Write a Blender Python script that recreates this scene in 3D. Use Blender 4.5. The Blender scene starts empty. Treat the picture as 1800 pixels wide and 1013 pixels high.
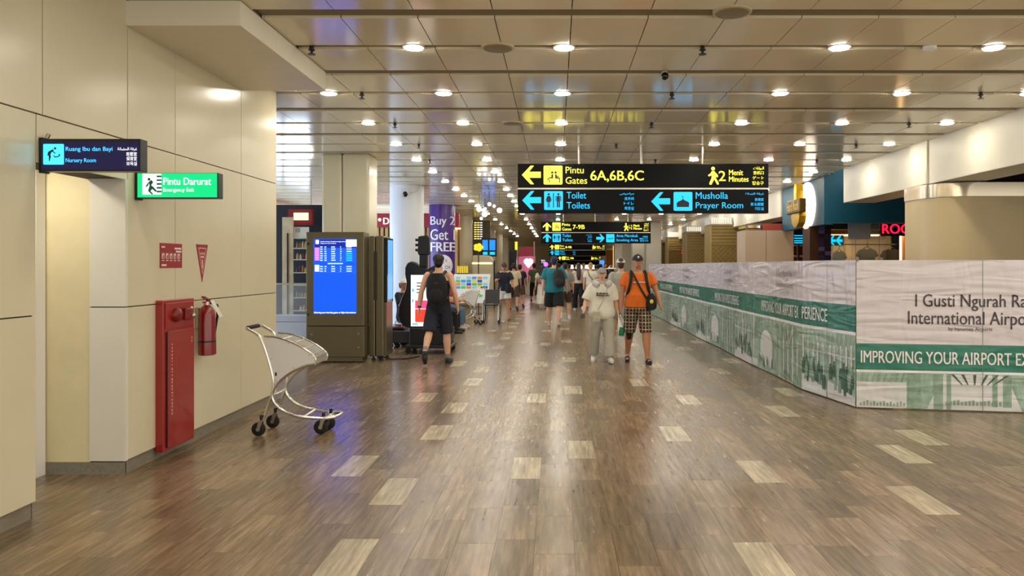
import bpy, bmesh, math, random
from math import sin, cos, pi, radians as R
from mathutils import Vector as V, Matrix

# ------------------------------------------------------------------ camera, world, exposure
S = bpy.context.scene
COL = S.collection
FPX, CX, CY, CH = 1300.0, 978.0, 468.0, 1.55      # focal length in px of the 1800x1013 frame, principal point, eye height
cam = bpy.data.cameras.new('camera'); cam.sensor_width = 36; cam.lens = FPX / 1800 * 36
cam.shift_x = -(CX - 900) / 1800; cam.shift_y = -(506.5 - CY) / 1800; cam.clip_end = 300
camo = bpy.data.objects.new('camera', cam); COL.objects.link(camo)
camo.location = (0, 0, CH); camo.rotation_euler = (pi / 2, 0, 0); S.camera = camo
S.view_settings.view_transform = 'Standard'; S.view_settings.look = 'None'
S.view_settings.gamma = 1; S.view_settings.use_curve_mapping = False
S.view_settings.exposure = 0.36
w = bpy.data.worlds.new('world'); S.world = w; w.use_nodes = True
w.node_tree.nodes['Background'].inputs[0].default_value = (1.0, 0.965, 0.87, 1)
w.node_tree.nodes['Background'].inputs[1].default_value = 1.25
LAMP = 110.0           # radiance of the ceiling downlights
CEIL = 3.53

def W(px, py, Y): return V(((px - CX) / FPX * Y, Y, CH - (py - CY) / FPX * Y))
def XA(px, Y): return (px - CX) / FPX * Y
def ZA(py, Y): return CH - (py - CY) / FPX * Y

# ------------------------------------------------------------------ materials
def lin(c):
    return tuple(((x / 255) / 12.92 if x / 255 <= .04045 else ((x / 255 + .055) / 1.055) ** 2.4) for x in c)
MATS = {}
def mat(name, c, rough=.5, metal=0., emit=0., var=0., scale=8., bump=0., bscale=60., coat=0., spec=.5, stretch=None, alpha=None, trans=0.):
    if name in MATS: return MATS[name]
    m = bpy.data.materials.new(name); m.use_nodes = True; MATS[name] = m
    nt = m.node_tree; N = nt.nodes; L = nt.links; b = N['Principled BSDF']
    col = lin(c) + (1,)
    b.inputs['Base Color'].default_value = col; b.inputs['Roughness'].default_value = rough
    b.inputs['Metallic'].default_value = metal; b.inputs['Specular IOR Level'].default_value = spec
    if coat: b.inputs['Coat Weight'].default_value = coat; b.inputs['Coat Roughness'].default_value = .08
    if trans: b.inputs['Transmission Weight'].default_value = trans
    if alpha is not None: b.inputs['Alpha'].default_value = alpha
    if emit:
        b.inputs['Emission Color'].default_value = col; b.inputs['Emission Strength'].default_value = emit
        if emit > .55: b.inputs['Base Color'].default_value = tuple(x * .08 for x in col[:3]) + (1,)
    if var or bump:
        tc = N.new('ShaderNodeTexCoord'); mp = N.new('ShaderNodeMapping'); L.new(tc.outputs['Object'], mp.inputs[0])
        if stretch: mp.inputs['Scale'].default_value = stretch
    if var:
        nz = N.new('ShaderNodeTexNoise'); nz.inputs['Scale'].default_value = scale; nz.inputs['Detail'].default_value = 5
        L.new(mp.outputs[0], nz.inputs['Vector'])
        mr = N.new('ShaderNodeMapRange'); mr.inputs[1].default_value = .25; mr.inputs[2].default_value = .75
        mr.inputs[3].default_value = 1 - var; mr.inputs[4].default_value = 1 + var; L.new(nz.outputs[0], mr.inputs[0])
        mx = N.new('ShaderNodeVectorMath'); mx.operation = 'SCALE'; mx.inputs[0].default_value = col[:3]
        L.new(mr.outputs[0], mx.inputs['Scale']); L.new(mx.outputs[0], b.inputs['Base Color'])
    if bump:
        n2 = N.new('ShaderNodeTexNoise'); n2.inputs['Scale'].default_value = bscale; n2.inputs['Detail'].default_value = 3
        L.new(mp.outputs[0], n2.inputs['Vector'])
        bp = N.new('ShaderNodeBump'); bp.inputs['Strength'].default_value = bump; bp.inputs['Distance'].default_value = .02
        L.new(n2.outputs[0], bp.inputs['Height']); L.new(bp.outputs[0], b.inputs['Normal'])
    return m

def glow(name, c, s=1.0):
    return mat(name, c, .4, emit=s)

def plank_material(name, base, var, attr):
    m = bpy.data.materials.new(name); m.use_nodes = True; MATS[name] = m
    nt = m.node_tree; N = nt.nodes; L = nt.links; b = N['Principled BSDF']
    g = N.new('ShaderNodeNewGeometry')
    def noise(sc, det, scale):
        mp = N.new('ShaderNodeMapping'); mp.inputs['Scale'].default_value = sc; L.new(g.outputs['Position'], mp.inputs[0])
        if tone is not None:
            cb = N.new('ShaderNodeVectorMath'); cb.operation = 'SCALE'; cb.inputs[0].default_value = (37, 53, 0)
            L.new(tone, cb.inputs['Scale']); ad = N.new('ShaderNodeVectorMath'); L.new(mp.outputs[0], ad.inputs[0]); L.new(cb.outputs[0], ad.inputs[1]); o = ad.outputs[0]
        else: o = mp.outputs[0]
        n = N.new('ShaderNodeTexNoise'); n.inputs['Scale'].default_value = scale; n.inputs['Detail'].default_value = det
        n.inputs['Roughness'].default_value = .65; L.new(o, n.inputs['Vector']); return n.outputs[0]
    if attr:
        a = N.new('ShaderNodeAttribute'); a.attribute_name = 'tone'; tone = a.outputs['Fac']
    else:
        oi = N.new('ShaderNodeObjectInfo'); tone = oi.outputs['Random']
    grain = noise((34, 2.2, 1), 7, 1.0); cross = noise((16, 1.7, 1), 5, 1.0); blot = noise((4.0, 1.1, 1), 4, 1.6)
    def mr(x, lo, hi, a0=.28, a1=.72):
        n = N.new('ShaderNodeMapRange'); n.inputs[1].default_value = a0; n.inputs[2].default_value = a1
        n.inputs[3].default_value = lo; n.inputs[4].default_value = hi; L.new(x, n.inputs[0]); return n.outputs[0]
    def mul(a_, b_):
        n = N.new('ShaderNodeMath'); n.operation = 'MULTIPLY'; L.new(a_, n.inputs[0]); L.new(b_, n.inputs[1]); return n.outputs[0]
    f = mul(mul(mr(grain, .46, 1.5), mr(blot, .78, 1.22)), mul(mr(tone, 1 - var, 1 + var, 0, 1), mr(cross, .86, 1.14)))
    sc = N.new('ShaderNodeVectorMath'); sc.operation = 'SCALE'; sc.inputs[0].default_value = lin(base); L.new(f, sc.inputs['Scale'])
    L.new(sc.outputs[0], b.inputs['Base Color'])
    L.new(mr(cross, .23, .28), b.inputs['Roughness'])
    b.inputs['Specular IOR Level'].default_value = .55
    bp = N.new('ShaderNodeBump'); bp.inputs['Strength'].default_value = .05; bp.inputs['Distance'].default_value = .008
    wv = noise((3.5, 4.5, 1), 1, 1.0); L.new(wv, bp.inputs['Height']); L.new(bp.outputs[0], b.inputs['Normal'])
    return m

CREAM = mat('cream_wall_panel', (214, 204, 174), .24, var=.03, scale=2.0, spec=.5)
CREAM2 = mat('warm_cream_plaster', (226, 212, 168), .6, var=.05, scale=5)
PALE = mat('pale_panel', (222, 216, 200), .4, var=.03, scale=3)
CEILP = mat('ceiling_panel_metal', (234, 223, 194), .13, var=.02, scale=3, spec=.6)
SLOT = mat('ceiling_slot', (176, 166, 132), .6)
SOFFIT = mat('soffit_cream', (226, 219, 200), .45, var=.03, scale=3)
PLINTH = mat('plinth_stone', (128, 120, 104), .45, var=.2, scale=9, stretch=(6, 1, 6))
BLACK = mat('black_plastic', (14, 14, 16), .35)
BLACKG = mat('black_gloss', (10, 10, 10), .12)
WHITE = mat('white_plastic', (225, 225, 222), .4)
STEEL = mat('brushed_steel', (190, 184, 170), .28, metal=1.)
BRONZE = mat('bronze_steel', (118, 108, 84), .38, metal=.75, var=.04, scale=2)
CHROME = mat('chrome', (225, 220, 212), .12, metal=1.)
RED = mat('fire_red', (150, 18, 14), .3, coat=.5)
REDD = mat('fire_red_dark', (120, 14, 12), .35)
RUBBER = mat('rubber', (18, 18, 18), .7)
YEL = glow('sign_yellow', (255, 238, 70), 1.5)
CYA = glow('sign_cyan', (8, 190, 255), 1.15)
WHT = glow('sign_white', (255, 255, 255), 1.1)
GLASS = mat('clear_glass', (235, 245, 250), .03, alpha=.16)

# ------------------------------------------------------------------ mesh building
ORG = {}
def empty(name, loc=(0, 0, 0), rz=0.):
    o = bpy.data.objects.new(name, None); COL.objects.link(o); o.location = loc; o.rotation_euler = (0, 0, rz)
    o.empty_display_size = .1
    ORG[o.name] = V(loc) if rz == 0 else V((0, 0, 0)); return o
def tag(o, label, cat, group=None, kind=None):
    if label: o['label'] = label
    if cat: o['category'] = cat
    if group: o['group'] = group
    if kind: o['kind'] = kind
    return o
def thing(name, label, cat, loc=(0, 0, 0), group=None):
    return tag(empty(name, loc), label, cat, group)
def dup(root, loc, rz=0., label=None, group=None, scale=None):
    r = root.copy(); COL.objects.link(r); r.location = loc; r.rotation_euler = (0, 0, rz)
    if label: r['label'] = label
    if group: r['group'] = group
    if scale: r.scale = (scale,) * 3
    for ch in list(root.children):
        c = ch.copy(); COL.objects.link(c); c.parent = r
        for g in list(ch.children):
            d = g.copy(); COL.objects.link(d); d.parent = c
    return r

def perp(t):
    a = V((0, 0, 1)) if abs(t.z) < .9 else V((1, 0, 0))
    u = t.cross(a).normalized(); return u, t.cross(u).normalized()

TXT = {}
def glyphs(s, bold=0.):
    k = (s, 0)
    if k not in TXT:
        cu = bpy.data.curves.new('t', 'FONT'); cu.body = s; cu.size = 1; cu.resolution_u = 3
        o = bpy.data.objects.new('t', cu); m = o.to_mesh()
        vs = [(v.co.x, v.co.y) for v in m.vertices]; fs = [tuple(p.vertices) for p in m.polygons]
        o.to_mesh_clear(); bpy.data.objects.remove(o); bpy.data.curves.remove(cu)
        TXT[k] = (vs, fs)
    return TXT[k]

class MB:
    def __init__(s): s.v = []; s.f = []
    def add(s, vs, fs):
        n = len(s.v); s.v += [V(p) for p in vs]; s.f += [tuple(i + n for i in f) for f in fs]; return s
    def box(s, x0, y0, z0, x1, y1, z1):
        return s.add([(x0, y0, z0), (x1, y0, z0), (x1, y1, z0), (x0, y1, z0), (x0, y0, z1), (x1, y0, z1), (x1, y1, z1), (x0, y1, z1)],
                     [(0, 3, 2, 1), (4, 5, 6, 7), (0, 1, 5, 4), (1, 2, 6, 5), (2, 3, 7, 6), (3, 0, 4, 7)])
    def prism(s, pts, d):
        d = V(d); n = len(pts); a = [V(p) for p in pts]
        return s.add(a + [p + d for p in a], [tuple(range(n))[::-1], tuple(range(n, 2 * n))] + [(i, (i + 1) % n, n + (i + 1) % n, n + i) for i in range(n)])
    def poly(s, pts): return s.add(pts, [tuple(range(len(pts)))])
    def tube(s, pts, r, n=10, flat=None, closed=False):
        pts = [V(p) for p in pts]; m = len(pts); rs = r if isinstance(r, (list, tuple)) else [r] * m
        base = len(s.v); u = None
        for i, p in enumerate(pts):
            if closed: t = (pts[(i + 1) % m] - pts[i - 1])
            else: t = (pts[min(i + 1, m - 1)] - pts[max(i - 1, 0)])
            t = t.normalized() if t.length > 1e-9 else V((0, 0, 1))
            if u is None: u, w_ = perp(t)
            else:
                u = (u - t * u.dot(t)); u = u.normalized() if u.length > 1e-6 else perp(t)[0]; w_ = t.cross(u).normalized()
            for k in range(n):
                a = 2 * pi * k / n; s.v.append(p + (u * cos(a) + w_ * sin(a)) * rs[i])
        for i in range(m if closed else m - 1):
            j = (i + 1) % m
            for k in range(n):
                k2 = (k + 1) % n
                s.f.append((base + i * n + k, base + i * n + k2, base + j * n + k2, base + j * n + k))
        if not closed:
            s.f.append(tuple(base + k for k in range(n))[::-1]); s.f.append(tuple(base + (m - 1) * n + k for k in range(n)))
        return s
    def loft(s, rings, n=16):
        base = len(s.v); m = len(rings)
        for (c, rx, ry) in rings:
            c = V(c)
            for k in range(n):
                a = 2 * pi * k / n; s.v.append(c + V((cos(a) * rx, sin(a) * ry, 0)))
        for i in range(m - 1):
            for k in range(n):
                k2 = (k + 1) % n; s.f.append((base + i * n + k, base + i * n + k2, base + (i + 1) * n + k2, base + (i + 1) * n + k))
        s.f.append(tuple(base + k for k in range(n))[::-1]); s.f.append(tuple(base + (m - 1) * n + k for k in range(n)))
        return s
    def ell(s, c, rx, ry, rz, nu=14, nv=9, M=None, z0=-1., z1=1.):
        c = V(c); base = len(s.v); M = M or Matrix.Identity(3)
        a0, a1 = math.asin(max(-.999, z0)), math.asin(min(.999, z1))
        for i in range(nv):
            t = a0 + (a1 - a0) * i / (nv - 1)
            for k in range(nu):
                a = 2 * pi * k / nu
                s.v.append(c + M @ V((cos(a) * cos(t) * rx, sin(a) * cos(t) * ry, sin(t) * rz)))
        for i in range(nv - 1):
            for k in range(nu):
                k2 = (k + 1) % nu; s.f.append((base + i * nu + k, base + i * nu + k2, base + (i + 1) * nu + k2, base + (i + 1) * nu + k))
        s.f.append(tuple(base + k for k in range(nu))[::-1]); s.f.append(tuple(base + (nv - 1) * nu + k for k in range(nu)))
        return s
    def lathe(s, c, prof, n=20, axis='z'):
        c = V(c); base = len(s.v); m = len(prof)
        for (r, h) in prof:
            for k in range(n):
                a = 2 * pi * k / n
                if axis == 'z': p = V((cos(a) * r, sin(a) * r, h))
                elif axis == 'y': p = V((cos(a) * r, h, sin(a) * r))
                else: p = V((h, cos(a) * r, sin(a) * r))
                s.v.append(c + p)
        for i in range(m - 1):
            for k in range(n):
                k2 = (k + 1) % n; s.f.append((base + i * n + k, base + i * n + k2, base + (i + 1) * n + k2, base + (i + 1) * n + k))
        s.f.append(tuple(base + k for k in range(n))[::-1]); s.f.append(tuple(base + (m - 1) * n + k for k in range(n)))
        return s
    def build(s, name, m, parent=None, smooth=False, bevel=0., local=False, fix=True):
        me = bpy.data.meshes.new(name)
        org = V((0, 0, 0))
        if parent is not None and not local: org = ORG.get(parent.name, V((0, 0, 0)))
        me.from_pydata([tuple(p - org) for p in s.v], [], s.f)
        if fix:
            bm = bmesh.new(); bm.from_mesh(me); bmesh.ops.recalc_face_normals(bm, faces=bm.faces); bm.to_mesh(me); bm.free()
        if smooth:
            me.polygons.foreach_set('use_smooth', [True] * len(me.polygons))
            try: me.set_sharp_from_angle(angle=R(45))
            except Exception: pass
        me.materials.append(m); me.update()
        o = bpy.data.objects.new(name, me); COL.objects.link(o)
        if parent is not None: o.parent = parent
        ORG[o.name] = org
        if bevel:
            b = o.modifiers.new('bevel', 'BEVEL'); b.width = bevel; b.segments = 2; b.limit_method = 'ANGLE'
        return o

class Plane:
    """A flat face to print on: origin, right and up vectors, outward normal."""
    def __init__(s, o, u, v): s.o = V(o); s.u = V(u).normalized(); s.v = V(v).normalized(); s.n = s.u.cross(s.v).normalized()
    def p(s, a, b, off=0.): return s.o + s.u * a + s.v * b + s.n * off
    def shape(s, pts, off, mb=None):
        mb = mb or MB(); return mb.poly([s.p(a, b, off) for a, b in pts])
    def rect(s, a0, b0, a1, b1, off, mb=None): return s.shape([(a0, b0), (a1, b0), (a1, b1), (a0, b1)], off, mb)
    def disc(s, a, b, r, off, mb=None, n=18, ry=None):
        ry = ry or r
        return s.shape([(a + r * cos(2 * pi * k / n), b + ry * sin(2 * pi * k / n)) for k in range(n)], off, mb)
    def text(s, st, a0, b0, a1, b1, off, mb=None, bold=0.):
        """fit the ink box of the string to a0..a1, b0..b1"""
        mb = mb or MB(); vs, fs = glyphs(st, bold)
        if not vs: return mb
        x0 = min(p[0] for p in vs); x1 = max(p[0] for p in vs); y0 = min(p[1] for p in vs); y1 = max(p[1] for p in vs)
        for i, dx in enumerate((0,) if not bold else (-bold * .7, bold * .7, 0)):
            mb.add([s.p(a0 + (x + dx - x0) / (x1 - x0) * (a1 - a0), b0 + (y - y0) / (y1 - y0) * (b1 - b0), off + i * .0003) for x, y in vs], fs)
        return mb
class PxPlane(Plane):
    """A plane facing the viewer at depth Y; measurements given in photo pixels are turned into metres on it."""
    def __init__(s, Y): s.Y = Y; Plane.__init__(s, (0, Y, 0), (1, 0, 0), (0, 0, 1))
    def p(s, a, b, off=0.): q = W(a, b, s.Y); return q + s.n * off
    def text(s, st, a0, b0, a1, b1, off, mb=None, bold=0.): return Plane.text(s, st, a0, b1, a1, b0, off, mb, bold)
def rrect(a0, b0, a1, b1, r, n=4):
    out = []
    for (cx, cy, st) in ((a1 - r, b1 - r, 0), (a0 + r, b1 - r, 90), (a0 + r, b0 + r, 180), (a1 - r, b0 + r, 270)):
        for k in range(n + 1):
            t = R(st + 90 * k / n); out.append((cx + r * cos(t), cy + r * sin(t)))
    return out
def struct(name, mb, m, smooth=False, label=None, bevel=0.):
    o = mb.build(name, m, None, smooth, bevel); o['kind'] = 'structure'
    if label: o['label'] = label
    return o
# ------------------------------------------------------------------ floor
PW, PL, PX0 = .2205, .60, .10
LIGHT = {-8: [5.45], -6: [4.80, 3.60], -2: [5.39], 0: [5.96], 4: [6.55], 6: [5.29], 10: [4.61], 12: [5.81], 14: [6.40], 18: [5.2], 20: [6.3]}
FLOORM = mat('floor_screed', (70, 60, 46), .7, var=.05)
PLANKM = plank_material('plank_vinyl', (127, 107, 82), .22, False)
PLANKA = plank_material('plank_vinyl_far', (127, 107, 82), .22, True)
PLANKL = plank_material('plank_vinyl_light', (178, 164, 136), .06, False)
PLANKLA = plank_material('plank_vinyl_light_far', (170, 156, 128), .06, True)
FX0, FX1, FY0, FY1 = -12., 12., -4., 80.
floor = struct('floor', MB().box(FX0, FY0, -.12, FX1, FY1, -.006), FLOORM, label='glossy brown wood-look plank floor of the concourse')
def plank_mesh(m):
    mb = MB(); mb.box(.0008, .0008, -.008, PW - .0008, PL - .0008, 0)
    me = bpy.data.meshes.new('floor_plank'); me.from_pydata([tuple(p) for p in mb.v], [], mb.f); me.materials.append(m); me.update(); return me
pmD, pmL = plank_mesh(PLANKM), plank_mesh(PLANKL)
near, farD, farL = [], [], []
rng = random.Random(4)
k0, k1 = int((FX0 - PX0) / PW), int((FX1 - PX0) / PW) - 1
for k in range(k0, k1):
    x = PX0 + k * PW
    lights = LIGHT.get(k, [])
    ph = (lights[0] if lights else (k * .37 % 1) * PL) % PL
    j = int((FY0 - ph) / PL)
    while True:
        y = ph + j * PL; j += 1
        if y < FY0: continue
        if y > FY1 - PL: break
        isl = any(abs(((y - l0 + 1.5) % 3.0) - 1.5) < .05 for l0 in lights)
        yc, xc = y + PL / 2, x + PW / 2
        px = CX + xc / max(yc, .1) * FPX; py = CY + CH * FPX / max(yc, .1)
        vis = yc > 3.4 and -15 < px < 1830 and xc > -3.2 and not (xc > 3.25 and yc > 8.1)
        (near if vis and yc < 16 else (farL if isl else farD)).append((yc * yc * yc, x, y, isl))
near.sort()
for t in near[300:]: (farL if t[3] else farD).append(t)
for _, x, y, isl in near[:300]:
    o = bpy.data.objects.new('floor_plank', pmL if isl else pmD); COL.objects.link(o); o.location = (x, y, 0); o.parent = floor
for lst, m in ((farD, PLANKA), (farL, PLANKLA)):
    vs, fs, tone = [], [], []
    for _, x, y, isl in lst:
        n = len(vs); e = .0008
        vs += [(x + e, y + e, 0), (x + PW - e, y + e, 0), (x + PW - e, y + PL - e, 0), (x + e, y + PL - e, 0)]
        fs.append((n, n + 1, n + 2, n + 3)); tone.append(rng.random())
    me = bpy.data.meshes.new('floor_planks'); me.from_pydata(vs, [], fs); me.materials.append(m)
    at = me.attributes.new('tone', 'FLOAT', 'FACE'); at.data.foreach_set('value', tone); me.update()
    o = bpy.data.objects.new('floor_planks', me); COL.objects.link(o); o.parent = floor; o['kind'] = 'stuff'

# ------------------------------------------------------------------ ceiling
SL0, SLP = 6.686, 1.77                       # first narrow slot and the pitch of the slots
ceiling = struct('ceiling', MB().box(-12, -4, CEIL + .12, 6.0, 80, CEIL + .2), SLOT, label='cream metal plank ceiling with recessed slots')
TH, TN = .20, .12
CPW = .613
def panel_x(y0, y1):
    return -2.352 if y1 < 7.6 else -12.
cm = {}
def cpanel(w, l):
    key = (round(w, 3), round(l, 3))
    if key not in cm:
        mb = MB().box(.004, 0, 0, w - .004, l, .12); me = bpy.data.meshes.new('ceiling_panel')
        me.from_pydata([tuple(p) for p in mb.v], [], mb.f); me.materials.append(CEILP); me.update(); cm[key] = me
    return cm[key]
far = MB(); cands = []
SLOT_SHADE = mat('slot_shade_strip', (124, 111, 78), .5)  # dark olive fill for the slots: the recess shade is put into its colour
n = -6
while True:
    ys = SL0 + n * SLP; n += 1
    if ys > 78: break
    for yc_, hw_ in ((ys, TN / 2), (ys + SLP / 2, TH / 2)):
        (MB().box(-2.35 if yc_ < 7.4 else -12, yc_ - hw_ + .001, CEIL + .022, 5.85, yc_ + hw_ - .001, CEIL + .118)).build('slot_shade_strip', SLOT_SHADE, ceiling)
    for (a, b) in ((ys + TN / 2, ys + SLP / 2 - TH / 2), (ys + SLP / 2 + TH / 2, ys + SLP - TN / 2)):
        xl = panel_x(a, b)
        k = -21
        while True:
            x0 = .12 + k * CPW; x1 = x0 + CPW; k += 1
            if x0 > 5.84: break
            if x1 < xl + .02: continue
            x0 = max(x0, xl); x1 = min(x1, 5.86)
            yc = (a + b) / 2; px = CX + (x0 + x1) / 2 / max(yc, .1) * FPX
            if 5.0 < yc < 20 and 430 < px < 1830 and x1 - x0 > .05: cands.append((yc, x0, x1, a, b))
            else: far.box(x0 + .002, a, CEIL, x1 - .002, b, CEIL + .12)
cands.sort()
for yc, x0, x1, a, b in cands[:300]:
    o = bpy.data.objects.new('ceiling_panel', cpanel(x1 - x0, b - a)); COL.objects.link(o); o.location = (x0, a, CEIL); o.parent = ceiling
for yc, x0, x1, a, b in cands[300:]: far.box(x0 + .002, a, CEIL, x1 - .002, b, CEIL + .12)
o = far.build('ceiling_panels', CEILP, ceiling, fix=False); o['kind'] = 'stuff'

# bulkhead under the ceiling beside the left wall
bh = struct('trim_1', MB().box(-3.2, 5.53, 3.36, -2.37, 7.50, CEIL + .1), SLOT, label='boxed cream bulkhead under the ceiling at the left wall')
for a, b in ((5.52, 6.208), (6.212, 7.52)):
    mb = MB(); mb.box(-3.2, a, 3.34, -2.35, b, 3.36); mb.box(-2.37, a, 3.36, -2.35, b, CEIL - .005); mb.build('bulkhead_panel', SOFFIT, bh)
MB().box(-3.2, 5.50, 3.34, -2.35, 5.52, CEIL - .005).build('bulkhead_panel', SOFFIT, bh)
MB().box(-3.2, 7.52, 3.34, -2.35, 7.54, CEIL - .005).build('bulkhead_panel', SOFFIT, bh)

# ------------------------------------------------------------------ left wall of large cream panels
WX = -3.2
wl = MB()
wl.box(-3.5, -4, .0, WX - .02, 4.54, CEIL + .1); wl.box(-3.5, 4.54, 2.2, WX - .02, 5.53, CEIL + .1); wl.box(-3.5, 5.53, 0, WX - .02, 8.44, CEIL + .1)
wall = struct('wall_left', wl, mat('panel_joint', (60, 54, 44), .8), label='wall of large cream panels on the left')
def wp(y0, y1, z0, z1, m=CREAM):
    g = .004; MB().box(WX - .022, y0 + g, z0 + g, WX, y1 - g, z1 - g).build('wall_panel', m, wall, bevel=.002)
ZS = [.10, 1.245, 2.49, 3.60]
for i in range(3):
    for a, b in ((-4, -.5), (-.5, 1.2), (1.2, 2.9), (2.9, 4.607)):
        if b > 4.5 and i < 2: b = 4.55
        wp(a, b, ZS[i], ZS[i + 1])
    for a, b in ((5.52, 6.21), (6.21, 7.51), (7.51, 8.455)):
        wp(a, b, ZS[i], ZS[i + 1] if i < 2 else (3.345 if b < 8 else 3.60))
wp(4.55, 5.52, 2.19, 2.49); wp(4.607, 5.52, 2.49, 3.60)
# recessed doorway behind the first section
MB().box(-3.47, 5.495, .10, -3.202, 5.528, 1.241).build('wall_panel', PALE, wall)
MB().box(-3.47, 5.495, 1.249, -3.202, 5.528, 2.2).build('wall_panel', PALE, wall)
MB().box(-3.82, 5.51, .09, -3.475, 5.55, 2.4).build('wall_panel', CREAM2, wall)
d = struct('door_1', MB().box(-3.90, 5.40, 0, -3.80, 5.50, 2.4), mat('door_white', (240, 238, 232), .4), label='white edge of the door frame in the side passage')
struct('wall_passage', MB().box(-5.2, 5.50, 0, -3.82, 5.6, 2.6).box(-5.2, 4.4, 2.4, -3.5, 5.6, 2.6).box(-5.25, 4.3, 0, -5.15, 5.6, 2.5), CREAM2, label='warm plastered passage wall behind the doorway')
struct('baseboard_left', MB().box(-3.4, -4, 0, WX - .018, 4.53, .098).box(-3.4, 5.52, 0, WX - .018, 8.45, .098).box(-3.82, 5.50, 0, WX - .018, 5.53, .09), PLINTH, label='grey stone plinth at the foot of the left wall')
struct('wall_end', MB().box(-12, 8.3, 0, -3.5, 8.44, CEIL + .1), CREAM, label='hidden back of the left wall')

# ------------------------------------------------------------------ right-hand beams over the shops
o = struct('trim_2', MB().box(5.86, 7, 2.84, 6.5, 11.64, 3.70).box(5.86, 12.2, 2.84, 6.5, 15.1, 3.70).box(5.83, 11.64, 2.845, 6.5, 12.2, 3.7), SOFFIT, label='deep cream beam above the hoarding on the right', bevel=.01)
o = struct('trim_3', MB().box(5.86, 19.35, 2.84, 6.5, 60, 3.70), SOFFIT, label='far cream beam beyond the teal shopfront', bevel=.01)
struct('wall_right', MB().box(10.5, 6, 0, 10.7, 75, 3.8), mat('shop_dark', (46, 40, 34), .7), label='dark back wall of the shops on the right')
struct('ceiling_right', MB().box(6.5, 6, 3.3, 10.6, 75, 3.4), mat('shop_ceiling_dark', (34, 32, 30), .8), label='dark ceiling of the shops on the right')
struct('wall_far', MB().box(-12, 76, 0, 11, 76.3, 3.8), mat('far_wall', (196, 172, 130), .6, var=.1), label='warm wall closing the far end')
o = MB().box(XA(1003, 75.8), 75.8, ZA(473, 75.8), XA(1045, 75.8), 75.99, ZA(460, 75.8)).build('light_box', glow('far_panel_glow', (255, 250, 235), 1.3)); tag(o, 'bright blank white panel at the far end of the concourse', 'light box')

# ------------------------------------------------------------------ columns on the left
def round_column(name, label, x, y, r, z0, z1, m, n=36, group=None):
    o = MB().lathe((x, y, 0), [(r, z0), (r, z1)], n).build(name, m, None, True); return tag(o, label, 'column', group)
t = thing('clad_column', 'broad cream clad column behind the flight information kiosk', 'column', (-3.78, 13.2, 0))
c = CREAM
MB().box(XA(565, 12.95), 12.95, 0, XA(601, 12.95) - .004, 13.6, CEIL - .001).build('cladding_panel', c, t, bevel=.04)
MB().box(XA(601, 12.95) + .004, 12.95, 0, XA(648, 12.95), 13.6, CEIL - .001).build('cladding_panel', c, t, bevel=.04)
t = thing('white_column', 'round white column behind the black guitar display', 'column', (-3.70, 18.3, 0))
MB().lathe((-3.70, 18.3, 0), [(.415, 0), (.415, CEIL - .001)], 36).build('shaft', mat('white_paint', (226, 230, 238), .45), t, True)
MB().lathe((-3.70, 18.3, 0), [(.43, 0), (.43, .14)], 36).build('base_ring', STEEL, t, True)
cam1 = thing('security_camera', 'small dome security camera on the white column', 'camera', W(713, 341, 17.86))
q = W(713, 338, 17.86)
MB().box(q.x - .09, q.y - .06, q.z - .04, q.x + .09, q.y + .03, q.z + .07).build('mount', WHITE, cam1, bevel=.01)
MB().ell((q.x, q.y - .04, q.z - .05), .06, .06, .07).build('dome', BLACKG, cam1, True)
MB().tube([(q.x + .09, q.y - .01, q.z), (q.x + .25, q.y + .03, q.z + .01), (q.x + .33, q.y + .12, q.z + .1), (q.x + .34, q.y + .2, q.z + .3)], .012, 6).build('cable', WHITE, cam1, True)
t = thing('purple_column', 'round column wrapped in a purple buy two get one free banner', 'column', (-3.71, 24, 0))
MB().lathe((-3.71, 24, 0), [(.42, 0), (.42, CEIL - .001)], 40).build('shaft', mat('purple_wrap', (74, 30, 128), .3), t, True)
def wrap_pt(px, py, r):
    d = V((3.71, -24, 0)).normalized(); e = V((24, 3.71, 0)).normalized(); f = math.asin(max(-.97, min(.97, (px - 777) / 23.)))
    q = V((-3.71, 24, 0)) + d * (r * cos(f)) + e * (r * sin(f)); q.z = ZA(py, 23.6); return q
def wrap_text(st, px0, px1, py0, py1, m, name, bold=0., r=.434):
    vs, fs = glyphs(st); x0 = min(a for a, b in vs); x1 = max(a for a, b in vs); y0 = min(b for a, b in vs); y1 = max(b for a, b in vs); mb = MB()
    for i, dx in enumerate((0,) if not bold else (-bold, bold, 0)):
        mb.add([wrap_pt(px0 + (a + dx - x0) / (x1 - x0) * (px1 - px0), py1 + (b - y0) / (y1 - y0) * (py0 - py1), r + i * .0004) for a, b in vs], fs)
    mb.build(name, m, t, fix=False)
WP = mat('white_print', (240, 238, 244), .4)
wrap_text('Buy 2', 757.5, 798.5, 380, 400, WP, 'lettering', .015); wrap_text('Get 1', 757.5, 798.5, 403, 422, WP, 'lettering', .015); wrap_text('FREE', 758, 798.5, 426, 442, WP, 'lettering', .03)
mb = MB(); N_ = 28
mb.add([wrap_pt(779 + 16 * q * cos(2 * pi * k / N_), 467 + 19 * q * sin(2 * pi * k / N_), .431) for q in (1, .66, .33, .02) for k in range(N_)], [(i * N_ + k, i * N_ + (k + 1) % N_, (i + 1) * N_ + (k + 1) % N_, (i + 1) * N_ + k) for i in range(3) for k in range(N_)] + [tuple(range(3 * N_, 4 * N_))])
mb.build('white_roundel', WP, t, fix=False)
DK = mat('dark_print', (40, 34, 44), .5)
wrap_text('CH', 782, 790, 467, 473, DK, 'lettering', r=.437); wrap_text('K', 783, 786, 456, 461, DK, 'lettering', r=.437)
k = 0
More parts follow.
